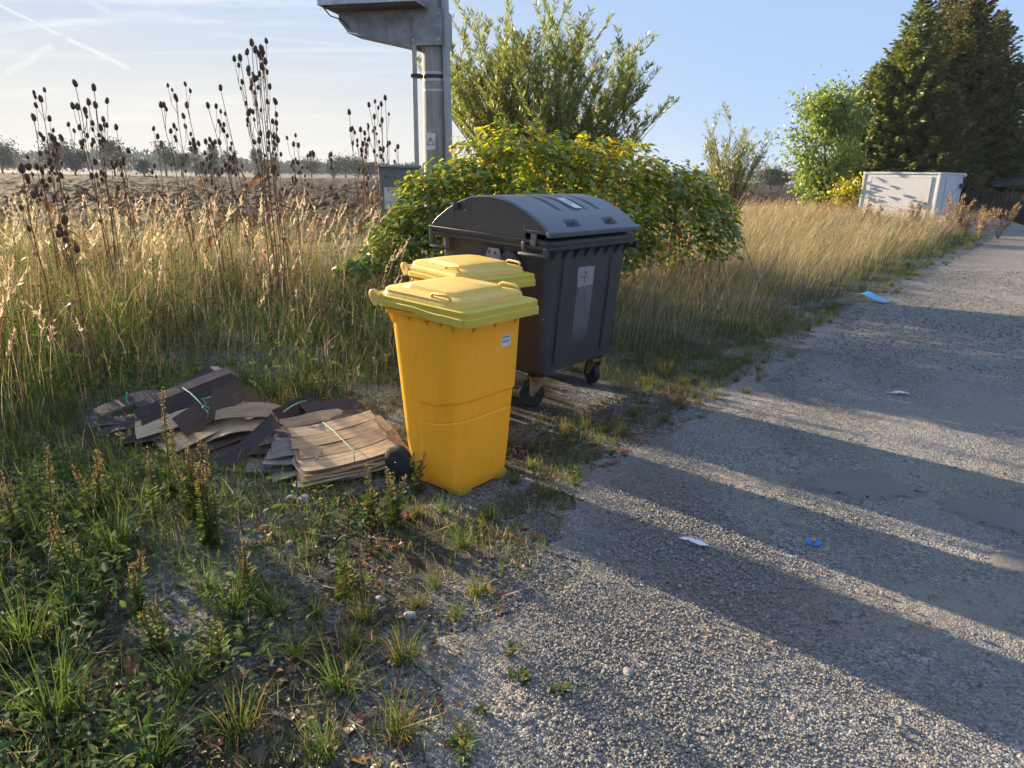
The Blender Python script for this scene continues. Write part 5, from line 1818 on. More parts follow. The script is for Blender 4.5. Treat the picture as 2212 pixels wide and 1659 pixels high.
LM = [dead_leaf_mesh(c) for c in ((.24, .095, .035), (.17, .085, .045), (.30, .15, .05), (.13, .075, .05), (.33, .20, .09), (.28, .07, .03))]
LX = scatter([(-2.2, 1.25), (-.25, 1.25), (.1, 2.4), (.5, 3.6), (1.0, 4.3), (.2, 4.2), (-.9, 3.3), (-2.2, 2.9)], 700)
LX = LX[(lump(LX[:, 0], LX[:, 1], 2.4) > .40) & clear(LX, .7)][:260]
for q in LX:
    s_ = rng.uniform(.028, .062)
    o = obj('fallen_leaf', LM[rng.integers(6)], M['litter'], None, (q[0], q[1], float(gz(q[0], q[1])) + .006), (rng.uniform(-.4, .4), rng.uniform(-.4, .4), rng.uniform(0, 6.3)))
    o.scale = (s_, s_, s_)
    tag(o, 'one of the curled brown leaves fallen among the verge plants', 'leaf', 'fallen brown leaves on the verge')


# ------------------------------------------------------------------ mugwort plants
def mugwort(px, py, h, lab, spike=True, dense=1.0):
    p = gp(px, py)
    h *= .88
    root = thing('mugwort_plant', lab, 'plant', tuple(p), rng.uniform(0, 6))
    A, S = Acc(), Acc()
    ns = max(1, int(rng.integers(1, 4) * dense))
    for k in range(ns):
        hh = h * (1 if k == 0 else rng.uniform(.6, .92))
        a = rng.uniform(0, 6.28)
        ln_ = rng.uniform(.02, .22)
        t = np.linspace(0, 1, 8)
        path = np.column_stack([np.cos(a) * hh * ln_ * t ** 1.5 + rng.normal(0, .02) * (k > 0), np.sin(a) * hh * ln_ * t ** 1.5 + rng.normal(0, .02) * (k > 0), hh * t])
        tubes(S, path[:-1], path[1:], .0035, .0025, (.16, .09, .05), 5)
        nl = int(105 * max(hh, .08) / .5)
        tt = rng.random(nl) ** 1.25 * (.80 if spike else .98)
        P = np.column_stack([np.interp(tt, t, path[:, i]) for i in range(3)])
        az = uni(0, 6.28, nl)
        D = unit(np.column_stack([np.cos(az), np.sin(az), uni(.1, .9, nl)]))
        C = pick([(.10, .15, .035), (.075, .12, .03), (.17, .20, .05), (.26, .22, .05)], [4, 3, 2, 1], nl)
        L = uni(.02, .05, nl) * (1.15 - .55 * tt)
        for sp_ in (-.6, 0, .6):                        # three-lobed leaves
            rot_ = np.column_stack([D[:, 0] * math.cos(sp_) - D[:, 1] * math.sin(sp_), D[:, 0] * math.sin(sp_) + D[:, 1] * math.cos(sp_), D[:, 2]])
            slim(A, P + D * (L * .25)[:, None], rot_, L * (1 if sp_ == 0 else .72), L * .30, C, np.tile([0, 0, 1.], (nl, 1)) + rng.normal(0, .3, (nl, 3)))
        if spike:
            nf = int(110 * hh / .5)
            tt = .70 + .36 * rng.random(nf)
            P = np.column_stack([np.interp(np.minimum(tt, 1), t, path[:, i]) for i in range(3)]) + np.column_stack([np.zeros((nf, 2)), np.maximum(0, tt - 1) * hh])
            P[:, :2] += rng.normal(0, .006 + .010 * (1.06 - tt)[:, None], (nf, 2))
            D = unit(rng.normal(0, .5, (nf, 3)) + np.array([0, 0, .6]))
            slim(A, P, D, uni(.007, .015, nf), uni(.004, .008, nf), pick([(.21, .155, .085), (.17, .115, .065), (.28, .23, .11)], [2, 2, 1], nf))
    obj('foliage', A.mesh('foliage'), M['grass'], root)
    obj('stem', S.mesh('stem'), M['fol'], root)


for a in ((372, 1075, .66, 'tall mugwort with a brown flower spike standing in front of the left board heap'), (455, 1185, .52, 'leafy sunlit mugwort clump left of the gap between the heaps', True, 2.2),
          (335, 1130, .42, 'mugwort with a short spike between the tall one and the left edge', True, 1.6), (420, 1120, .46, 'mugwort with yellowing leaves just right of the tall spike', True, 1.4),
          (795, 1130, .32, 'mugwort with a pointed spike left of the yellow bin wheel', True, 1.5), (850, 1140, .34, 'mugwort directly in front of the yellow bin wheel', True, 1.5),
          (900, 1060, .26, 'thin dry stalk standing before the side of the yellow bin'), (118, 1140, .44, 'reddish brown mugwort spike near the left picture edge'),
          (40, 1180, .40, 'drooping brown mugwort at the very left edge'), (300, 1330, .32, 'lone yellowish mugwort in the lower left weeds'),
          (540, 1290, .30, 'leaning mugwort with a buff spike in the lower middle weeds'), (745, 1285, .24, 'small bright green mugwort beside the white stone', False, 1.5),
          (785, 1290, .20, 'little yellow-green mugwort seedling right of the bright one', False, 1.5), (220, 1120, .38, 'grey-green mugwort among weeds left of the heap', True, 1.6),
          (480, 1440, .22, 'low mugwort rosette over brown leaves in the foreground', False, 1.6), (350, 1420, .26, 'green mugwort shoot in the shaded lower left', False, 1.5),
          (160, 1250, .34, 'shaded mugwort at the left below the reddish spike', True, 1.5), (1100, 1420, .045, 'flat dry weed rosette on the gravel, upper of three', False, .5),
          (1120, 1470, .045, 'flat dry weed rosette on the gravel, middle of three', False, .5), (1210, 1500, .045, 'flat dry weed rosette on the gravel, right of three', False, .5),
          (1040, 1545, .045, 'sprawling pale weed on the gravel edge near the bottom', False, .6), (1000, 1640, .07, 'broad weed rosette at the bottom edge by the gravel', False, 2.4),
          (1240, 1035, .10, 'bright yellow-green seedling on the gravel edge right of the yellow bin', False, 2)):
    mugwort(*a)


# ------------------------------------------------------------------ teasels
def head_mesh():
    A = Acc()
    # egg-shaped cone
    rings = []
    for z, r_ in ((-.5, .12), (-.42, .32), (-.2, .45), (.1, .44), (.35, .32), (.5, .14), (.55, .02)):
        rings.append([(math.cos(t) * r_, math.sin(t) * r_, z) for t in np.linspace(0, 2 * math.pi, 9)[:-1]])
    V = np.array(rings).reshape(-1, 3)
    Q = [(i * 8 + j, i * 8 + (j + 1) % 8, (i + 1) * 8 + (j + 1) % 8, (i + 1) * 8 + j) for i in range(6) for j in range(8)]
    A.add(V, Q=Q, C=(.1, .055, .03))
    n_ = 90
    z = uni(-.42, .5, n_)
    a = uni(0, 6.28, n_)
    r_ = np.interp(z, [-.42, -.2, .1, .35, .5], [.3, .42, .42, .3, .1])
    P = np.column_stack([np.cos(a) * r_, np.sin(a) * r_, z])
    D = unit(np.column_stack([np.cos(a), np.sin(a), uni(.1, .9, n_)]))
    slim(A, P, D, uni(.10, .22, n_), np.full(n_, .04), np.tile((.20, .13, .08), (n_, 1)))
    n_ = 7
    a = np.arange(n_) / n_ * 6.28
    D = unit(np.column_stack([np.cos(a), np.sin(a), uni(.2, .9, n_)]))
    slim(A, np.tile((0, 0, -.5), (n_, 1)), D, uni(.6, 1.0, n_), np.full(n_, .04), np.tile((.16, .09, .05), (n_, 1)))
    return A.mesh('seed_head', True)


HM = head_mesh()
HM.materials.append(M['teasel'])


def dry_leaf_mesh():
    A = Acc()
    V, Q = [], []
    for i in range(7):
        t = i / 6
        w_ = .16 * math.sin(math.pi * min(1, t * .9 + .1)) * (1 + .35 * math.sin(9 * t))
        c = (t * .8, .12 * math.sin(5 * t), .10 * math.sin(3 * t) - .75 * t * t)
        V += [(c[0], c[1] - w_, c[2] + .06 * math.sin(7 * t)), (c[0], c[1] + w_, c[2] - .05 * math.cos(6 * t))]
    Q = [(2 * i, 2 * i + 1, 2 * i + 3, 2 * i + 2) for i in range(6)]
    A.add(V, Q=Q, C=(.20, .10, .045))
    return A.mesh('leaf', True)


DL = dry_leaf_mesh()
DL.materials.append(M['litter'])


def teasel(i, px, top, Y, nst, spread, lab, lean=0.0):
    tip = at(px, top, Y)
    z0 = float(gz(tip[0], Y))
    h = tip[2] - z0
    root = thing('teasel_plant', lab, 'plant', (tip[0] - lean * h, Y, z0), 0, 'dry teasels along the field edge')
    S = Acc()
    heads, lvs = [], []
    for k in range(nst):
        hh = h * (1 if k == 0 else rng.uniform(.86 if top == 94 else .74, .99))
        lx, ly = (lean if k == 0 else lean + rng.normal(0, .05)), rng.normal(0, .05)
        off = np.array([rng.normal(0, .05), rng.normal(0, .06), 0]) * (k > 0)
        t = np.linspace(0, 1, 9)
        path = off + np.column_stack([lx * hh * t, ly * hh * t, hh * t]) + np.column_stack([rng.normal(0, .006, 9), rng.normal(0, .006, 9), np.zeros(9)])
        path[0] = off
        tubes(S, path[:-1], path[1:], .0065 - .0035 * t[:-1], .0065 - .0035 * t[1:], (.16, .09, .05), 5)
        heads.append((path[-1], 1.0))
        nb = int(rng.integers(4, 8))
        for q in range(nb):
            tb = rng.uniform(.50, .93)
            b0 = np.array([np.interp(tb, t, path[:, d]) for d in range(3)])
            a = rng.uniform(0, 6.28)
            bl = rng.uniform(.16, .34) * min(1.3, h / 1.6) * (1.25 - .5 * tb)
            b1 = b0 + np.array([math.cos(a) * .22 * bl * spread, math.sin(a) * .22 * bl, bl * .45])
            b2 = b1 + np.array([math.cos(a) * .06 * bl, math.sin(a) * .06 * bl, bl * .60])
            tubes(S, [b0, b1], [b1, b2], .0032, .0022, (.16, .09, .05), 4)
            heads.append((b2, rng.uniform(.62, .95)))
            if rng.random() < .35:
                b3 = b1 + np.array([math.cos(a + 2) * .12 * bl, math.sin(a + 2) * .12 * bl, bl * .42])
                tubes(S, [b1], [b3], .0025, .002, (.16, .09, .05), 4)
                heads.append((b3, rng.uniform(.5, .75)))
        for q in range(int(rng.integers(2, 5))):
            tb = rng.uniform(.12, .66)
            lvs.append((np.array([np.interp(tb, t, path[:, d]) for d in range(3)]), rng.uniform(.10, .22)))
    obj('stem', S.mesh('stem'), M['teaselstem'], root)
    for (p, s_) in heads:
        o = obj('seed_head', HM, None, root, tuple(p + np.array([0, 0, .02])), (rng.normal(0, .12), rng.normal(0, .12), rng.uniform(0, 6)))
        s_ *= .058
        o.scale = (s_ * .82, s_ * .82, s_ * 1.25)
    for (p, s_) in lvs:
        o = obj('leaf', DL, None, root, tuple(p), (rng.normal(0, .3), rng.uniform(-.5, .8), rng.uniform(0, 6.3)))
        o.scale = (s_, s_, s_)


tz_ = [(68, 258, 7.4, 3, 1.2, .0), (100, 220, 7.6, 2, 1, .03), (170, 186, 7.2, 5, 1.3, -.02), (264, 280, 8.6, 2, 1, .03), (336, 298, 9.2, 1, 1, 0), (366, 210, 8.2, 2, 1, -.04), (400, 230, 8.0, 3, 1.1, -.13),
       (455, 305, 9.6, 1, 1, 0), (486, 196, 8.4, 3, 1.2, -.10), (537, 94, 7.0, 7, .8, -.03), (598, 300, 9.2, 2, 1, 0), (630, 314, 9.6, 2, 1, 0), (654, 318, 10, 1, 1, 0), (672, 338, 10.2, 1, 1, 0),
       (712, 336, 9.8, 1, 1, -.05), (755, 246, 9.0, 2, 1, -.05), (775, 282, 9.2, 2, 1, -.04), (806, 254, 9.4, 2, 1, -.02), (838, 218, 9.8, 3, 1.1, 0), (56, 370, 5.2, 1, 1, .0), (150, 480, 4.9, 1, 1.4, 0), (860, 320, 10, 1, 1, 0)]
order = sorted(range(len(tz_)), key=lambda i: tz_[i][0])
for r_, i in enumerate(order):
    px, top, Y, nst, spd, ln_ = tz_[i]
    lab = 'dry brown teasel with bristly seed heads, %s from the left picture edge' % ord_(r_)
    if top == 94:
        lab = 'tallest dry teasel, its many bristly heads rising high against the sky'
    if top == 480:
        lab = 'low near teasel with a few dark heads among green leaves'
    teasel(r_, px, top, Y, nst, spd, lab, ln_)


# ------------------------------------------------------------------ knotweed thicket
def knotweed():
    root = thing('knotweed_bush', 'dense knotweed thicket with broad yellow-green leaves behind the dark container', 'bush', (.6, 9.0, .1))
    ell = [((-1.00, 8.6, .62), (.62, .6, .82)), ((-.45, 8.8, 1.0), (.85, .85, 1.08)), ((.35, 9.1, 1.30), (1.1, 1.0, 1.28)), ((1.35, 9.4, 1.25), (1.1, 1.1, 1.18)), ((2.3, 9.7, 1.1), (.9, .95, 1.0)),
           ((2.95, 10.0, .95), (.62, .8, .72)), ((-1.45, 8.2, .36), (.45, .45, .50)), ((1.0, 8.7, .8), (1.2, .6, .75))]
    ell = [((c[0] - .30, c[1], c[2] * .90), (r[0] * .97, r[1], r[2] * .92)) for c, r in ell]
    o0 = np.array(root.location)
    A, S = Acc(), Acc()
    n_ = 21000
    w_ = np.array([e[1][0] * e[1][2] for e in ell])
    k = rng.choice(len(ell), n_, p=w_ / w_.sum())
    c = np.array([e[0] for e in ell])[k]
    r_ = np.array([e[1] for e in ell])[k]
    d = unit(rng.normal(size=(n_, 3)))
    d[:, 2] = np.where(rng.random(n_) < .5, np.abs(d[:, 2]), d[:, 2])
    bump_ = .72 + .50 * lump(d[:, 0] * 3 + c[:, 0] * 2, d[:, 2] * 3 + d[:, 1] * 2, 1.7)
    rad = bump_ * uni(.55, 1.0, n_) ** .55
    P = c + d * r_ * rad[:, None]
    keep = P[:, 2] > .15 + .45 * np.clip(P[:, 0] - .6, 0, 1) + .35 * np.clip(-P[:, 0] - .6, 0, 1)
    # drop those deep inside another lobe
    for e in ell:
        q = (P - np.array(e[0])) / np.array(e[1])
        keep &= ~((np.linalg.norm(q, axis=1) < .62) & (rng.random(n_) < .9))
    P, d = P[keep], d[keep]
    n_ = len(P)
    hgt = np.clip((P[:, 2] - .9) / 1.5, 0, 1)
    yel = rng.random(n_) < .15 + .60 * hgt ** 1.2
    org = rng.random(n_) < np.where(np.abs(P[:, 0] - 1.7) < .8, .10, .025)
    C = np.where(yel[:, None], pick([(.50, .46, .06), (.42, .42, .055), (.56, .48, .07)], [2, 2, 1], n_), pick([(.15, .23, .04), (.11, .18, .034), (.22, .30, .05)], [3, 3, 2], n_))
    C = np.where(org[:, None], pick([(.42, .22, .03), (.36, .13, .03)], [2, 1], n_), C)
    az = np.arctan2(d[:, 1], d[:, 0]) + rng.normal(0, .9, n_)
    D = unit(np.column_stack([np.cos(az), np.sin(az), uni(-.55, .25, n_)]))
    Nn = unit(np.array([0, 0, 1.]) + d * .5 + rng.normal(0, .28, (n_, 3)))
    L = uni(.055, .125, n_)
    Wd = L * uni(.62, .78, n_)
    sel = np.argsort((P[:, 1] - 8.6) * .9 - P[:, 2] * .8 + rng.normal(0, .25, n_))[:900]
    sel = rng.choice(sel, 300, replace=False)
    rest = np.ones(n_, bool)
    rest[sel] = False
    ovate(A, P[rest] - o0, D[rest], Nn[rest], L[rest], Wd[rest], C[rest])
    crown = obj('crown', A.mesh('crown'), M['fol'], root)
    crown['kind'] = 'stuff'
    lm = []
    for col in ((.13, .21, .035), (.40, .39, .05), (.10, .17, .03), (.46, .41, .06), (.20, .27, .045), (.46, .24, .03)):
        a = Acc()
        ovate(a, np.zeros((1, 3)), np.array([[1., 0, 0]]), np.array([[0, 0, 1.]]), np.ones(1), np.full(1, .7), np.array([col]))
        me = a.mesh('leaf')
        me.materials.append(M['fol2'])
        lm.append(me)
    for i in sel:
        X_, Y_ = Vector(D[i]), Vector(Nn[i])
        sd_ = Y_.cross(X_).normalized()
        mw = Matrix((X_, sd_, X_.cross(sd_))).transposed().to_4x4() @ Matrix.Scale(float(L[i]) * 1.05, 4)
        mw.translation = Vector(P[i] - o0)
        kk = 5 if org[i] else (rng.choice([1, 3, 4]) if yel[i] else rng.choice([0, 2, 4]))
        o = obj('leaf', lm[kk], None, root)
        o.matrix_local = mw
    # canes
    nc = 150
    k = rng.choice(7, nc)
    base = np.array([ell[i][0] for i in k])
    base[:, 2] = 0
    base[:, :2] += rng.normal(0, .42, (nc, 2))
    top = np.array([ell[i][0] for i in k]) + unit(rng.normal(size=(nc, 3)) + np.array([0, 0, .9])) * np.array([ell[i][1] for i in k]) * .92
    m1 = base * .55 + top * .45
    m1[:, 2] += .22
    tubes(S, base - o0, m1 - o0, .008, .006, (.2, .1, .05), 5)
    tubes(S, m1 - o0, top - o0, .006, .003, (.2, .1, .05), 5)
    obj('cane', S.mesh('cane'), M['reedstem'], root)['kind'] = 'stuff'
    print('knotweed', A.tris(), n_)


knotweed()


# ------------------------------------------------------------------ willow shrubs
def willow(name, px, Y, topy, width, nst, lab, cols, leafL=.10, nleaf=330, seedsp=1.0, thick=1.0):
    tip = at(px, topy, Y)
    root = thing('willow_shrub', lab, 'shrub', (tip[0], Y, float(gz(tip[0], Y))))
    h0 = tip[2]
    A, S = Acc(), Acc()
    for k in range(nst):
        a = rng.uniform(0, 6.28)
        lean = (rng.random() ** .55) * width
        hh = h0 * rng.uniform(.62, 1.0) * (1 - .22 * (lean / width) ** 2)
        t = np.linspace(0, 1, 10)
        ex, ey = math.cos(a) * lean, math.sin(a) * lean * .8
        path = np.column_stack([ex * t ** 1.15, ey * t ** 1.15, hh * t]) + np.cumsum(rng.normal(0, .018, (10, 3)), 0) * np.array([1, 1, .2])
        rr_ = (.022 * (1 - t) + .004) * thick
        tubes(S, path[:-1], path[1:], rr_[:-1], rr_[1:], (.15, .10, .05), 5)
        # side twigs
        for q in range(int(12 * hh / 4) + 4):
            tb = rng.uniform(.25, 1.0)
            b0 = np.array([np.interp(tb, t, path[:, i]) for i in range(3)])
            a2 = rng.uniform(0, 6.28)
            tl = rng.uniform(.35, .85) * (hh / 4.3) ** .5
            dirn = unit(np.array([math.cos(a2) * .55, math.sin(a2) * .55, 1.0]) + np.array([ex, ey, 0]) * .25)
            b1 = b0 + dirn * tl
            tubes(S, [b0], [b1], .004 * thick, .002 * thick, (.15, .11, .05), 3)
            nl = int(nleaf * tl / 12)
            tt = rng.random(nl) ** .8
            P = b0 + (b1 - b0) * tt[:, None]
            az = uni(0, 6.28, nl)
            D = unit(dirn * 1.0 + np.column_stack([np.cos(az), np.sin(az), uni(-.35, .35, nl)]) * .9)
            L = uni(.6, 1.1, nl) * leafL
            slim(A, P, D, L, L * .17, pick(cols, np.ones(len(cols)), nl))
    obj('crown', A.mesh('crown'), M['fol'], root)['kind'] = 'stuff'
    obj('stems', S.mesh('stems'), M['twig'], root)['kind'] = 'stuff'
    print(name, A.tris() + S.tris())


WC = [(.20, .24, .055), (.16, .21, .05), (.25, .27, .07), (.32, .29, .07), (.10, .14, .04)]
willow('willow', 1190, 12.8, 28, 2.2, 108, 'large olive-green willow shrub with upright twigs behind the knotweed and pole', WC, .125, 1350)
willow('willow2', 1595, 24.0, 262, 1.25, 30, 'small pale willow shrub standing alone right of the knotweed', [(.22, .24, .07), (.27, .26, .08), (.16, .19, .05)], .18, 420, 1, 1.4)


# ------------------------------------------------------------------ trees
def broadleaf(name, base, h, rx, lab, cols, cat='tree', leaf=.12, nleaf=5000, trunk_r=.08, clump=.28, lowest=.12, slimleaf=False, nlimb=22, group=None, shape=1.0, lean=0.0, lm='fol'):
    root = thing(name, lab, cat, tuple(base), 0, group)
    A, S = Acc(), Acc()
    t = np.linspace(0, 1, 8)
    path = np.column_stack([lean * h * t + rng.normal(0, .02 * h, 8) * t, rng.normal(0, .02 * h, 8) * t, h * .9 * t])
    rr_ = trunk_r * (1 - t * .92)
    tubes(S, path[:-1], path[1:], rr_[:-1], rr_[1:], (.1, .07, .05), 7)
    cl = []
    for k in range(nlimb):
        tb = rng.uniform(lowest, .95)
        b0 = np.array([np.interp(tb, t, path[:, i]) for i in range(3)])
        a = rng.uniform(0, 6.28)
        prof = math.sin(math.pi * min(1, (tb - lowest * .6) / (1.02 - lowest * .6)) ** (.75 * shape))
        ll = rx * max(.15, prof) * rng.uniform(.65, 1.1)
        b1 = b0 + np.array([math.cos(a) * ll * .55, math.sin(a) * ll * .55, ll * .45])
        b2 = b1 + np.array([math.cos(a + rng.normal(0, .4)) * ll * .45, math.sin(a + rng.normal(0, .4)) * ll * .45, ll * .40])
        r0 = trunk_r * .45 * (1 - tb * .7)
        tubes(S, [b0, b1], [b1, b2], [r0, r0 * .6], [r0 * .6, r0 * .2], (.1, .07, .05), 5)
        for q in range(5):
            s = rng.uniform(.25, 1.0)
            c = (b0 + (b1 - b0) * s * 2) if s < .5 else (b1 + (b2 - b1) * (s - .5) * 2)
            cl.append(c + rng.normal(0, ll * .16, 3))
    cl.append(path[-1])
    cl = np.array(cl)
    k = rng.integers(0, len(cl), nleaf)
    sg_ = clump * rx * rng.uniform(.5, 1.2, len(cl))[k]
    P = cl[k] + rng.normal(size=(nleaf, 3)) * sg_[:, None] * np.array([1, 1, .8])
    P[:, 2] = np.maximum(P[:, 2], .1 * h * lowest)
    D = unit(rng.normal(size=(nleaf, 3)) + np.array([0, 0, -.1]))
    C = pick(cols, np.ones(len(cols)), nleaf)
    L = uni(.7, 1.3, nleaf) * leaf
    if slimleaf:
        slim(A, P, D, L, L * .5, C)
    else:
        ovate(A, P, D, unit(rng.normal(0, .6, (nleaf, 3)) + np.array([0, 0, 1])), L, L * .62, C)
    obj('crown', A.mesh('crown'), M[lm], root)['kind'] = 'stuff'
    obj('trunk', S.mesh('trunk'), M['bark'], root)
    return root


def ground_at(px, Y):
    p = at(px, 420, Y)
    return np.array([p[0], Y, 0.0])


broadleaf('fruit_tree', ground_at(1768, 30.5), 5.9, 1.65, 'bright green young broadleaf tree left of the spruces', [(.19, .26, .05), (.15, .22, .045), (.25, .29, .06)], leaf=.16, nleaf=8500, trunk_r=.09, clump=.20, lowest=.10, nlimb=34)
broadleaf('broadleaf_tree', ground_at(1850, 34.5), 7.3, 1.5, 'darker olive broadleaf tree between the bright green tree and the spruces', [(.10, .14, .035), (.08, .12, .03), (.15, .16, .04)], leaf=.16, nleaf=6500, trunk_r=.1, clump=.2, lowest=.12, nlimb=30)
broadleaf('yellow_shrub', ground_at(1828, 28.6), 1.5, .85, 'low yellow-leaved shrub at the left end of the white box', [(.42, .36, .04), (.34, .32, .04), (.26, .28, .04)], 'shrub', .14, 1500, .03, .3, .1, nlimb=14)


def spruce(px, topy, Y, rb, lab, cols, dens=1.0, zlow=.4, brown=False):
    tip = at(px, topy, Y)
    h = tip[2]
    root = thing('spruce_tree', lab, 'tree', (tip[0], Y, 0))
    A, S = Acc(), Acc()
    tubes(S, [(0, 0, 0), (0, 0, h * .5)], [(0, 0, h * .5), (0, 0, h)], [.16, .09], [.09, .012], (.09, .06, .045), 7)
    z = zlow
    B0, B1, Bd = [], [], []
    while z < h - .15:
        f = (h - z) / (h - zlow)
        L = rb * f ** .78
        nb = int(rng.integers(7, 10) * dens)
        a0 = rng.uniform(0, 6.28)
        for k in range(nb):
            a = a0 + k * 6.28 / nb + rng.normal(0, .15)
            l_ = max(.12, L * rng.uniform(.72, 1.18))
            dv = np.array([math.cos(a), math.sin(a), 0])
            up_ = rng.uniform(-.10, .16) + .55 * (1 - f) ** 2
            p0 = np.array([0, 0, z + rng.uniform(-.1, .1)])
            npt = max(3, int(l_ / .18))
            tt = np.linspace(0, 1, npt)
            pts = p0 + dv * (l_ * tt)[:, None] + np.array([0, 0, 1.]) * (l_ * (up_ * tt - .22 * tt + .32 * tt ** 2.2))[:, None]
            tubes(S, pts[:1], pts[-1:], .014, .005, (.09, .06, .045), 3)
            sd_ = np.array([-dv[1], dv[0], 0])
            # flat sprays of side twigs with needles
            nq = int(26 * l_ * dens) + 8
            t2 = rng.random(nq) ** .7
            P = np.column_stack([np.interp(t2, tt, pts[:, i]) for i in range(3)])
            sgn = np.where(rng.random(nq) < .5, -1, 1)
            D = unit(dv * .75 + sd_ * (sgn * uni(.15, 1.0, nq))[:, None] + np.array([0, 0, 1.]) * uni(-.45, .25, nq)[:, None])
            B0.append(P)
            Bd.append(D)
            B1.append(uni(.16, .40, nq) * (1.15 - .55 * t2) * min(1.2, .55 + l_ * .4))
        z += rng.uniform(.20, .30) * (.6 + .6 * f)
    P, D, L = np.concatenate(B0), np.concatenate(Bd), np.concatenate(B1)
    n_ = len(P)
    C = pick(cols, np.ones(len(cols)), n_)
    for rep in range(2):
        slim(A, P, unit(D + rng.normal(0, .12, (n_, 3))), L, L * .22 + .02, C * uni(.85, 1.15, n_)[:, None])
    # leader shoots
    slim(A, np.tile((0, 0, h - .3), (10, 1)), unit(np.column_stack([rng.normal(0, .25, (10, 2)), np.ones(10)])), uni(.2, .5, 10), np.full(10, .05), pick(cols, np.ones(len(cols)), 10))
    obj('crown', A.mesh('crown'), M['needle'], root)['kind'] = 'stuff'
    obj('trunk', S.mesh('trunk'), M['bark'], root)['kind'] = 'stuff'
    print('spruce', A.tris())


SG = [(.15, .185, .05), (.18, .22, .055), (.11, .15, .042), (.25, .26, .065)]
SD = [(.12, .14, .05), (.155, .15, .052), (.09, .115, .042), (.23, .165, .06)]
spruce(1905, 130, 33.5, 2.3, 'slim green spruce leftmost of the spruce group', SG, 1.0)
spruce(1945, 90, 34.0, 2.5, 'second spruce from the left in the group behind the white box', SG, 1.0)
spruce(2002, -20, 33.0, 3.0, 'tall spruce with long hanging cones, centre of the spruce group', SG, 1.05)
spruce(2120, -40, 33.5, 3.6, 'widest and darkest spruce at the right of the group', SD, 1.15)
spruce(2205, 130, 32.5, 2.0, 'dark spruce cut off by the right picture edge', SD, 1.0)
spruce(1972, 62, 35.5, 2.6, 'green spruce standing just behind the tall centre one on its left', SG, 1.0)
spruce(2062, -40, 35.0, 3.0, 'brownish spruce between the tall centre one and the widest one', SD, 1.0)
spruce(2168, 20, 35.5, 3.0, 'spruce behind the widest one towards the right edge', SD, 1.0)
spruce(2058, 180, 31.5, 2.3, 'dark lower spruce filling the gap above the white box', SD, 1.15)
spruce(2040, 330, 30.0, .7, 'little bright spruce top peeking over the white box roof', [(.12, .17, .04), (.09, .14, .035)], 1.0, .3)
broadleaf('rusty_larch', ground_at(2060, 36.5), 10.6, 1.7, 'thin rusty-brown larch top between the two tall spruces', [(.30, .14, .05), (.24, .11, .04), (.34, .19, .06)], leaf=.15, nleaf=5200, trunk_r=.1, clump=.10, lowest=.3, slimleaf=True, nlimb=34)

# tall dry weeds by the white box and the fence
def dockweed(px, py, Y, h, lab):
    p = at(px, py, Y)
    root = thing('dry_weed', lab, 'plant', (p[0], Y, 0))
    A = Acc()
    for k in range(7):
        a, ln_ = rng.uniform(0, 6.28), rng.uniform(.05, .5)
        hh = h * rng.uniform(.6, 1)
        tip = np.array([math.cos(a) * ln_ * hh, math.sin(a) * ln_ * hh, hh])
        tubes(A, [(0, 0, 0)], [tip], .012, .006, (.28, .18, .10), 4)
        nf = 60
        t = uni(.35, 1.03, nf)
        P = tip * t[:, None] + rng.normal(0, .035, (nf, 3))
        slim(A, P, unit(tip + rng.normal(0, .5, (nf, 3))), uni(.06, .14, nf), uni(.02, .04, nf), pick([(.30, .19, .11), (.36, .25, .14), (.22, .16, .08)], [1, 1, 1], nf))
    obj('stalks', A.mesh('stalks'), M['dry'], root)['kind'] = 'stuff'


for a in ((2055, 460, 22.5, 1.35, 'tall reddish dry dock weed at the right corner of the white box'), (2095, 465, 22.2, 1.0, 'dry grey weed beside the gravel heap, left of it'), (2165, 470, 21.5, 1.1, 'dry pale weed standing before the gravel heap'),
          (1985, 455, 23.0, 1.2, 'dry brown weed in front of the white box middle'), (1880, 452, 24.0, 1.1, 'dry grey weed at the left front of the white box'), (1800, 448, 25.0, .9, 'dry brown weed left of the yellow shrub'),
          (2120, 478, 21.0, .9, 'low dry weed nearest the track by the gravel heap')):
    dockweed(*a)

# ------------------------------------------------------------------ far trees on the field edge and the wood behind
FT = [(-5, 318, 170, 4.2, 'cut-off round field tree at the left picture edge'), (112, 312, 165, 3.9, 'round field tree behind the first teasels on the left'), (155, 334, 160, 2.7, 'leaning field tree right of the first round one'),
      (238, 305, 165, 3.4, 'round dark field tree with a clear trunk between two teasels'), (308, 351, 160, 1.9, 'small round field bush left of the sparse tree'), (350, 302, 170, 3.0, 'sparse half-bare field tree in the middle of the row'),
      (388, 334, 170, 2.7, 'squat field tree just right of the sparse one'), (440, 352, 180, 1.7, 'small bush between the squat tree and the poplars'),
      (671, 352, 230, 3.4, 'hazy far tree left of the right-hand clump'), (745, 347, 220, 4.2, 'largest tree of the hazy clump left of the cabinet'), (772, 352, 215, 3.0, 'lower tree right within the hazy clump left of the cabinet'),
      (800, 356, 210, 2.6, 'last low tree of the hazy clump beside the cabinet'), (720, 352, 225, 2.8, 'low tree at the left end of the hazy clump'),
      (1668, 372, 120, 1.7, 'dark little tree on the horizon right of the small willow'), (1690, 380, 125, 1.5, 'low dark bush on the horizon left of the bright green tree')]
for (px, top, Y, rx, lab) in FT:
    tip = at(px, top, Y)
    broadleaf('field_tree', (tip[0], Y, 0), tip[2], rx, lab, [(.045, .058, .024), (.036, .048, .02), (.06, .066, .028)], lm='needle', leaf=.52, nleaf=1900 if 'sparse' not in lab else 900, trunk_r=.26, clump=.26, lowest=.28, slimleaf=True, nlimb=16,
              group='trees on the far edge of the field', lean=.25 if 'leaning' in lab else 0)
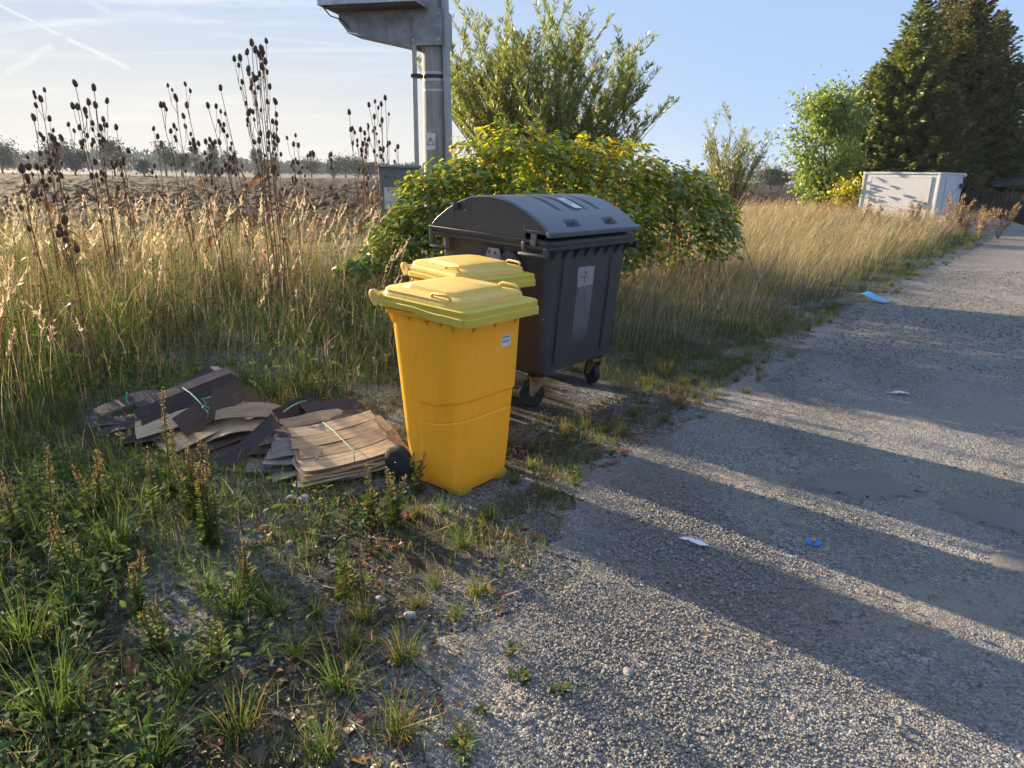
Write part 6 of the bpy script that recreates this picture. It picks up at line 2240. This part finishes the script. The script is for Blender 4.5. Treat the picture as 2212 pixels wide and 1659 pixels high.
for i, (px, top, Y) in enumerate(((415, 303, 190), (452, 312, 195), (462, 308, 196), (490, 315, 200), (502, 311, 200), (548, 318, 205), (562, 322, 205), (592, 330, 210))):
    tip = at(px, top, Y)
    broadleaf('poplar_tree', (tip[0], Y, 0), tip[2], 1.25, 'slender upright poplar on the field edge, %s of the poplars from the left' % ord_(i), [(.06, .072, .028), (.048, .06, .024)], lm='needle', leaf=.5, nleaf=900, trunk_r=.2, clump=.35, lowest=.06, slimleaf=True, nlimb=16,
              group='poplars on the far edge of the field', shape=.8)


def forest(name, profile, Y, lab, n_, cols):
    A = Acc()
    prof = np.array(profile, float)
    px = uni(prof[0, 0], prof[-1, 0], n_)
    top = np.interp(px, prof[:, 0], prof[:, 1])
    P = np.array([at(a, b, Y) for a, b in zip(px, top)])
    hmax = P[:, 2] * (.80 + .25 * lump(P[:, 0] * .25, P[:, 0] * .13, 1.0) + rng.normal(0, .05, n_))
    k = rng.random(n_)
    P[:, 2] = hmax * k
    P[:, 1] += uni(-30, 60, n_)
    D = unit(np.column_stack([rng.normal(0, .5, (n_, 2)), np.ones(n_)]))
    L = uni(1.8, 4.2, n_)
    slim(A, P, D, L, L * .55, pick(cols, np.ones(len(cols)), n_))
    tag(obj(name, A.mesh(name), M['needle']), lab, kind='stuff')


forest('forest', [(-700, 318), (-100, 328), (60, 336), (180, 328), (300, 326), (400, 336), (520, 350), (640, 356), (760, 358), (900, 360), (1000, 366)], 470, 'hazy far wood on the low ridge behind the ploughed field', 12000, [(.026, .036, .026), (.032, .042, .03)])
forest('far_treeline', [(560, 358), (800, 364), (1000, 366), (1300, 372), (1640, 376), (1760, 374), (2300, 380)], 480, 'thin hazy line of trees along the horizon to the right', 7000, [(.024, .032, .02)])

# ------------------------------------------------------------------ haze
me = bpy.data.meshes.new('haze')
HX, HY0, HY1, HZ = 560.0, -60.0, 600.0, 21.0
bmh = bmesh.new()
bmesh.ops.create_cube(bmh, size=1.0)
for v in bmh.verts:
    v.co = Vector((v.co.x * 2 * HX, (HY0 + HY1) / 2 + v.co.y * (HY1 - HY0), (HZ - 1.5) / 2 + v.co.z * (HZ + 1.5)))
bmh.to_mesh(me)
bmh.free()
m, n = mat('haze_air')
n('ShaderNodeOutputMaterial', {'Volume': n('ShaderNodeVolumePrincipled', {'Color': (.74, .85, 1.0, 1), 'Density': .00034, 'Anisotropy': 0.0}).outputs[0]})
tag(obj('haze', me, m), 'thin bluish morning haze over the field', kind='stuff')
